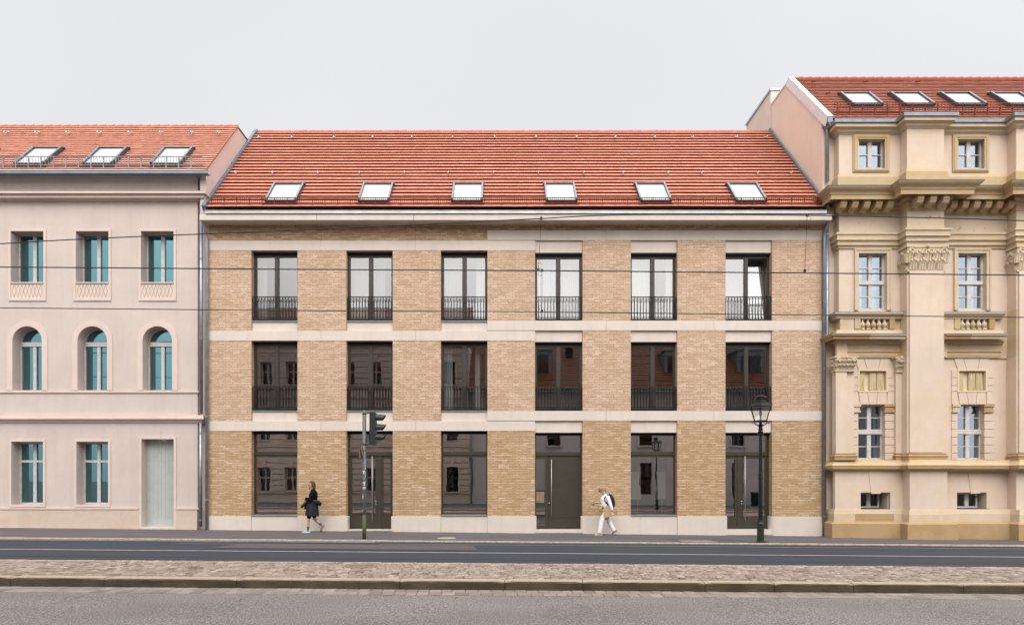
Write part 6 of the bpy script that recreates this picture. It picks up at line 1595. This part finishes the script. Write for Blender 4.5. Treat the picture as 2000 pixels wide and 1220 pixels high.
# face turned down: -x side lowered
merge_into(body, hb); remesh(body, .006)
hairmesh(place, -.55, .35, 1.0, .0, HAIRB, WOM)
b = MB(); b.tube([place((.09, 0, .0)), place((.13, 0, -.03)), place((.135, 0, -.09)), place((.11, 0, -.15))], [.03, .045, .04, .015], 10); b.build("ponytail", HAIRB, WOM, smooth=True)
b = MB()
for sg in (-1, 1): b.ball(place((-.086, sg*.032, .006)), .014, .026, .019, 10, 7)
b.tube([place((-.095, -.07, .012)), place((-.10, 0, .012)), place((-.095, .07, .012))], .005, 6); b.tube([place((-.08, -.07, .012)), place((.01, -.085, .015))], .004, 6); b.tube([place((-.08, .07, .012)), place((.01, .085, .015))], .004, 6)
b.build("sunglasses", DARK, WOM, smooth=True)
WHT = plain("white_cotton", (.78, .77, .80), .9, 0, .06, 12, .003)
sn = {}
def n2(k, u, v, h, *r): sn[k] = (*wp(u, v, h), *r)
n2('pelvis', -.02, 0, 1.0, .125, .155); n2('c1', -.045, 0, 1.12, .13, .15); n2('c', -.045, 0, 1.25, .14, .16); n2('co', -.015, 0, 1.355, .088, .125); n2('cl', -.03, 0, 1.40, .062)
n2('sa', .05, -.155, 1.335, .073); n2('ea', .125, -.205, 1.10, .063); n2('wa', .18, -.21, .925, .055)
n2('sb', .02, .155, 1.335, .073); n2('eb', -.03, .195, 1.12, .063); n2('wb', -.16, .10, 1.14, .048)
skin("top", sn, chain('pelvis', 'c1', 'c', 'co', 'cl')+chain('co', 'sa', 'ea', 'wa')+chain('co', 'sb', 'eb', 'wb'), WHT, WOM)
sn = {}
n2('pelvis', .01, 0, .92, .13, .16); n2('ha', .0, -.085, .80, .10); n2('k1', -.10, -.085, .62, .095); n2('ka', -.165, -.085, .47, .086); n2('c', -.20, -.085, .28, .084); n2('aa', -.235, -.085, .125, .078)
n2('hb', .045, .085, .80, .10); n2('k2', .09, .085, .62, .095); n2('kb', .14, .085, .46, .086); n2('d', .225, .085, .30, .082); n2('ab', .29, .085, .19, .076)
skin("trousers", sn, chain('pelvis', 'ha', 'k1', 'ka', 'c', 'aa')+chain('pelvis', 'hb', 'k2', 'kb', 'd', 'ab'), WHT, WOM)
TAN = plain("tan_jacket_cloth", (.46, .31, .18), .8, 0, .12, 10, .003); 
b = loft([(wx_-.005, wy_, wz_+1.07, .135, .145), (wx_-.0, wy_, wz_+1.03, .155, .155), (wx_+.005, wy_, wz_+.98, .160, .155), (wx_+.01, wy_, wz_+.95, .150, .15)], 24); jk = b.build("tied_jacket", TAN, WOM, smooth=True)
pf = [(-.10, 1.00), (.06, 1.03), (.12, 1.00), (.15, .80), (.17, .68), (.11, .67), (.03, .65), (-.09, .60), (-.105, .75), (-.09, .9)]
b = MB(); b.prism([(wx_+u, wz_+h) for u, h in pf], wy_-.20, wy_-.165, 'y'); b.build("jacket_panel", TAN, jk)
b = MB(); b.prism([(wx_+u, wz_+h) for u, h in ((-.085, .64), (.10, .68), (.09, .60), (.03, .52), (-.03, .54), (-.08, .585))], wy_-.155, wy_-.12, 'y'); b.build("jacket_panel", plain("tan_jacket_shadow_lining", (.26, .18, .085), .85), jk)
b = MB(); b.tube([wp(-.10, -.10, 1.05), wp(-.19, -.10, 1.03), wp(-.26, -.08, 1.05), wp(-.31, -.06, 1.10)], [.03, .042, .04, .025], 8); b.build("jacket_sleeve", TAN, jk, smooth=True)
b = MB(); b.tube([wp(-.15, -.13, 1.02), wp(-.22, -.14, .95), wp(-.25, -.14, .84)], [.03, .04, .022], 8); b.build("jacket_sleeve", TAN, jk, smooth=True)
BEIGE = plain("beige_shoe", (.55, .42, .31), .6); TANS = plain("tan_sole", (.42, .28, .12), .6); GREYS = plain("dark_grey_shoe", (.10, .10, .12), .6)
shoe(wp(-.135, -.085, 0), (-1, -.05, 0), (0, 0, 1), .27, WOM, BEIGE, TANS)
shoe(wp(.425, .085, .13), (-.80, 0, -.55), (-.55, 0, .82), .22, WOM, GREYS, TANS)
# backpack (worn), phone and glasses case held
BPM = plain("black_backpack_nylon", (.006, .007, .011), .8, 0, .2)
BP = empty("backpack", wp(.2, 0, 1.0), "black backpack worn by the person in white", "backpack")
b = MB(); cb = [wp(.10, 0, 1.41), wp(.16, 0, 1.39), wp(.20, 0, 1.28), wp(.235, 0, 1.15), wp(.235, 0, 1.03), wp(.20, 0, .99)]
b.tube(cb, [.04, .075, .095, .10, .085, .04], 14, rad2=[.08, .13, .155, .16, .15, .09]); bpo = b.build("bag", BPM, BP, smooth=True)
b = MB(); b.tube([wp(.10, -.13, 1.40), wp(.02, -.155, 1.41), wp(-.07, -.15, 1.33), wp(-.05, -.16, 1.20), wp(.05, -.15, 1.10), wp(.14, -.12, 1.08)], .020, 8, rad2=.012); b.build("strap", BPM, BP, smooth=True)
b = MB(); b.tube([wp(.10, .13, 1.40), wp(.02, .155, 1.41), wp(-.09, .13, 1.33), wp(-.05, .15, 1.20), wp(.05, .15, 1.10), wp(.14, .12, 1.08)], .020, 8, rad2=.012); b.build("strap", BPM, BP, smooth=True)
b = MB(); b.tube([wp(.10, -.03, 1.42), wp(.12, -.02, 1.455), wp(.14, .02, 1.455), wp(.14, .03, 1.41)], .010, 6); b.build("grab_handle", BPM, BP, smooth=True)
PH = empty("folded_leaflet", wp(-.36, 0, 1.18), "white folded leaflet held in front of the person in white", "leaflet")
b = MB(); b.prism([(wx_-.48, wz_+1.213), (wx_-.30, wz_+1.158), (wx_-.30, wz_+1.150), (wx_-.485, wz_+1.198)], wy_-.07, wy_+.06, 'y'); b.build("cover", plain("paper_white", (.8, .8, .8), .6), PH)
b = MB(); b.prism([(wx_-.455, wz_+1.195), (wx_-.29, wz_+1.148), (wx_-.29, wz_+1.128), (wx_-.44, wz_+1.165)], wy_-.06, wy_+.05, 'y'); b.build("dark_back", DARK, PH)
b = MB(); b.cbox(wx_-.505, wx_-.41, wy_-.05, wy_+.03, wz_+1.065, wz_+1.09, .006); b.tube([(wx_-.43, wy_-.01, wz_+1.09), (wx_-.36, wy_-.0, wz_+1.12)], .006, 6); b.build("glasses_case", DARK, None, loc=wp(-.45, 0, 1.07), label="small dark case held below the leaflet by the person in white", cat="case")
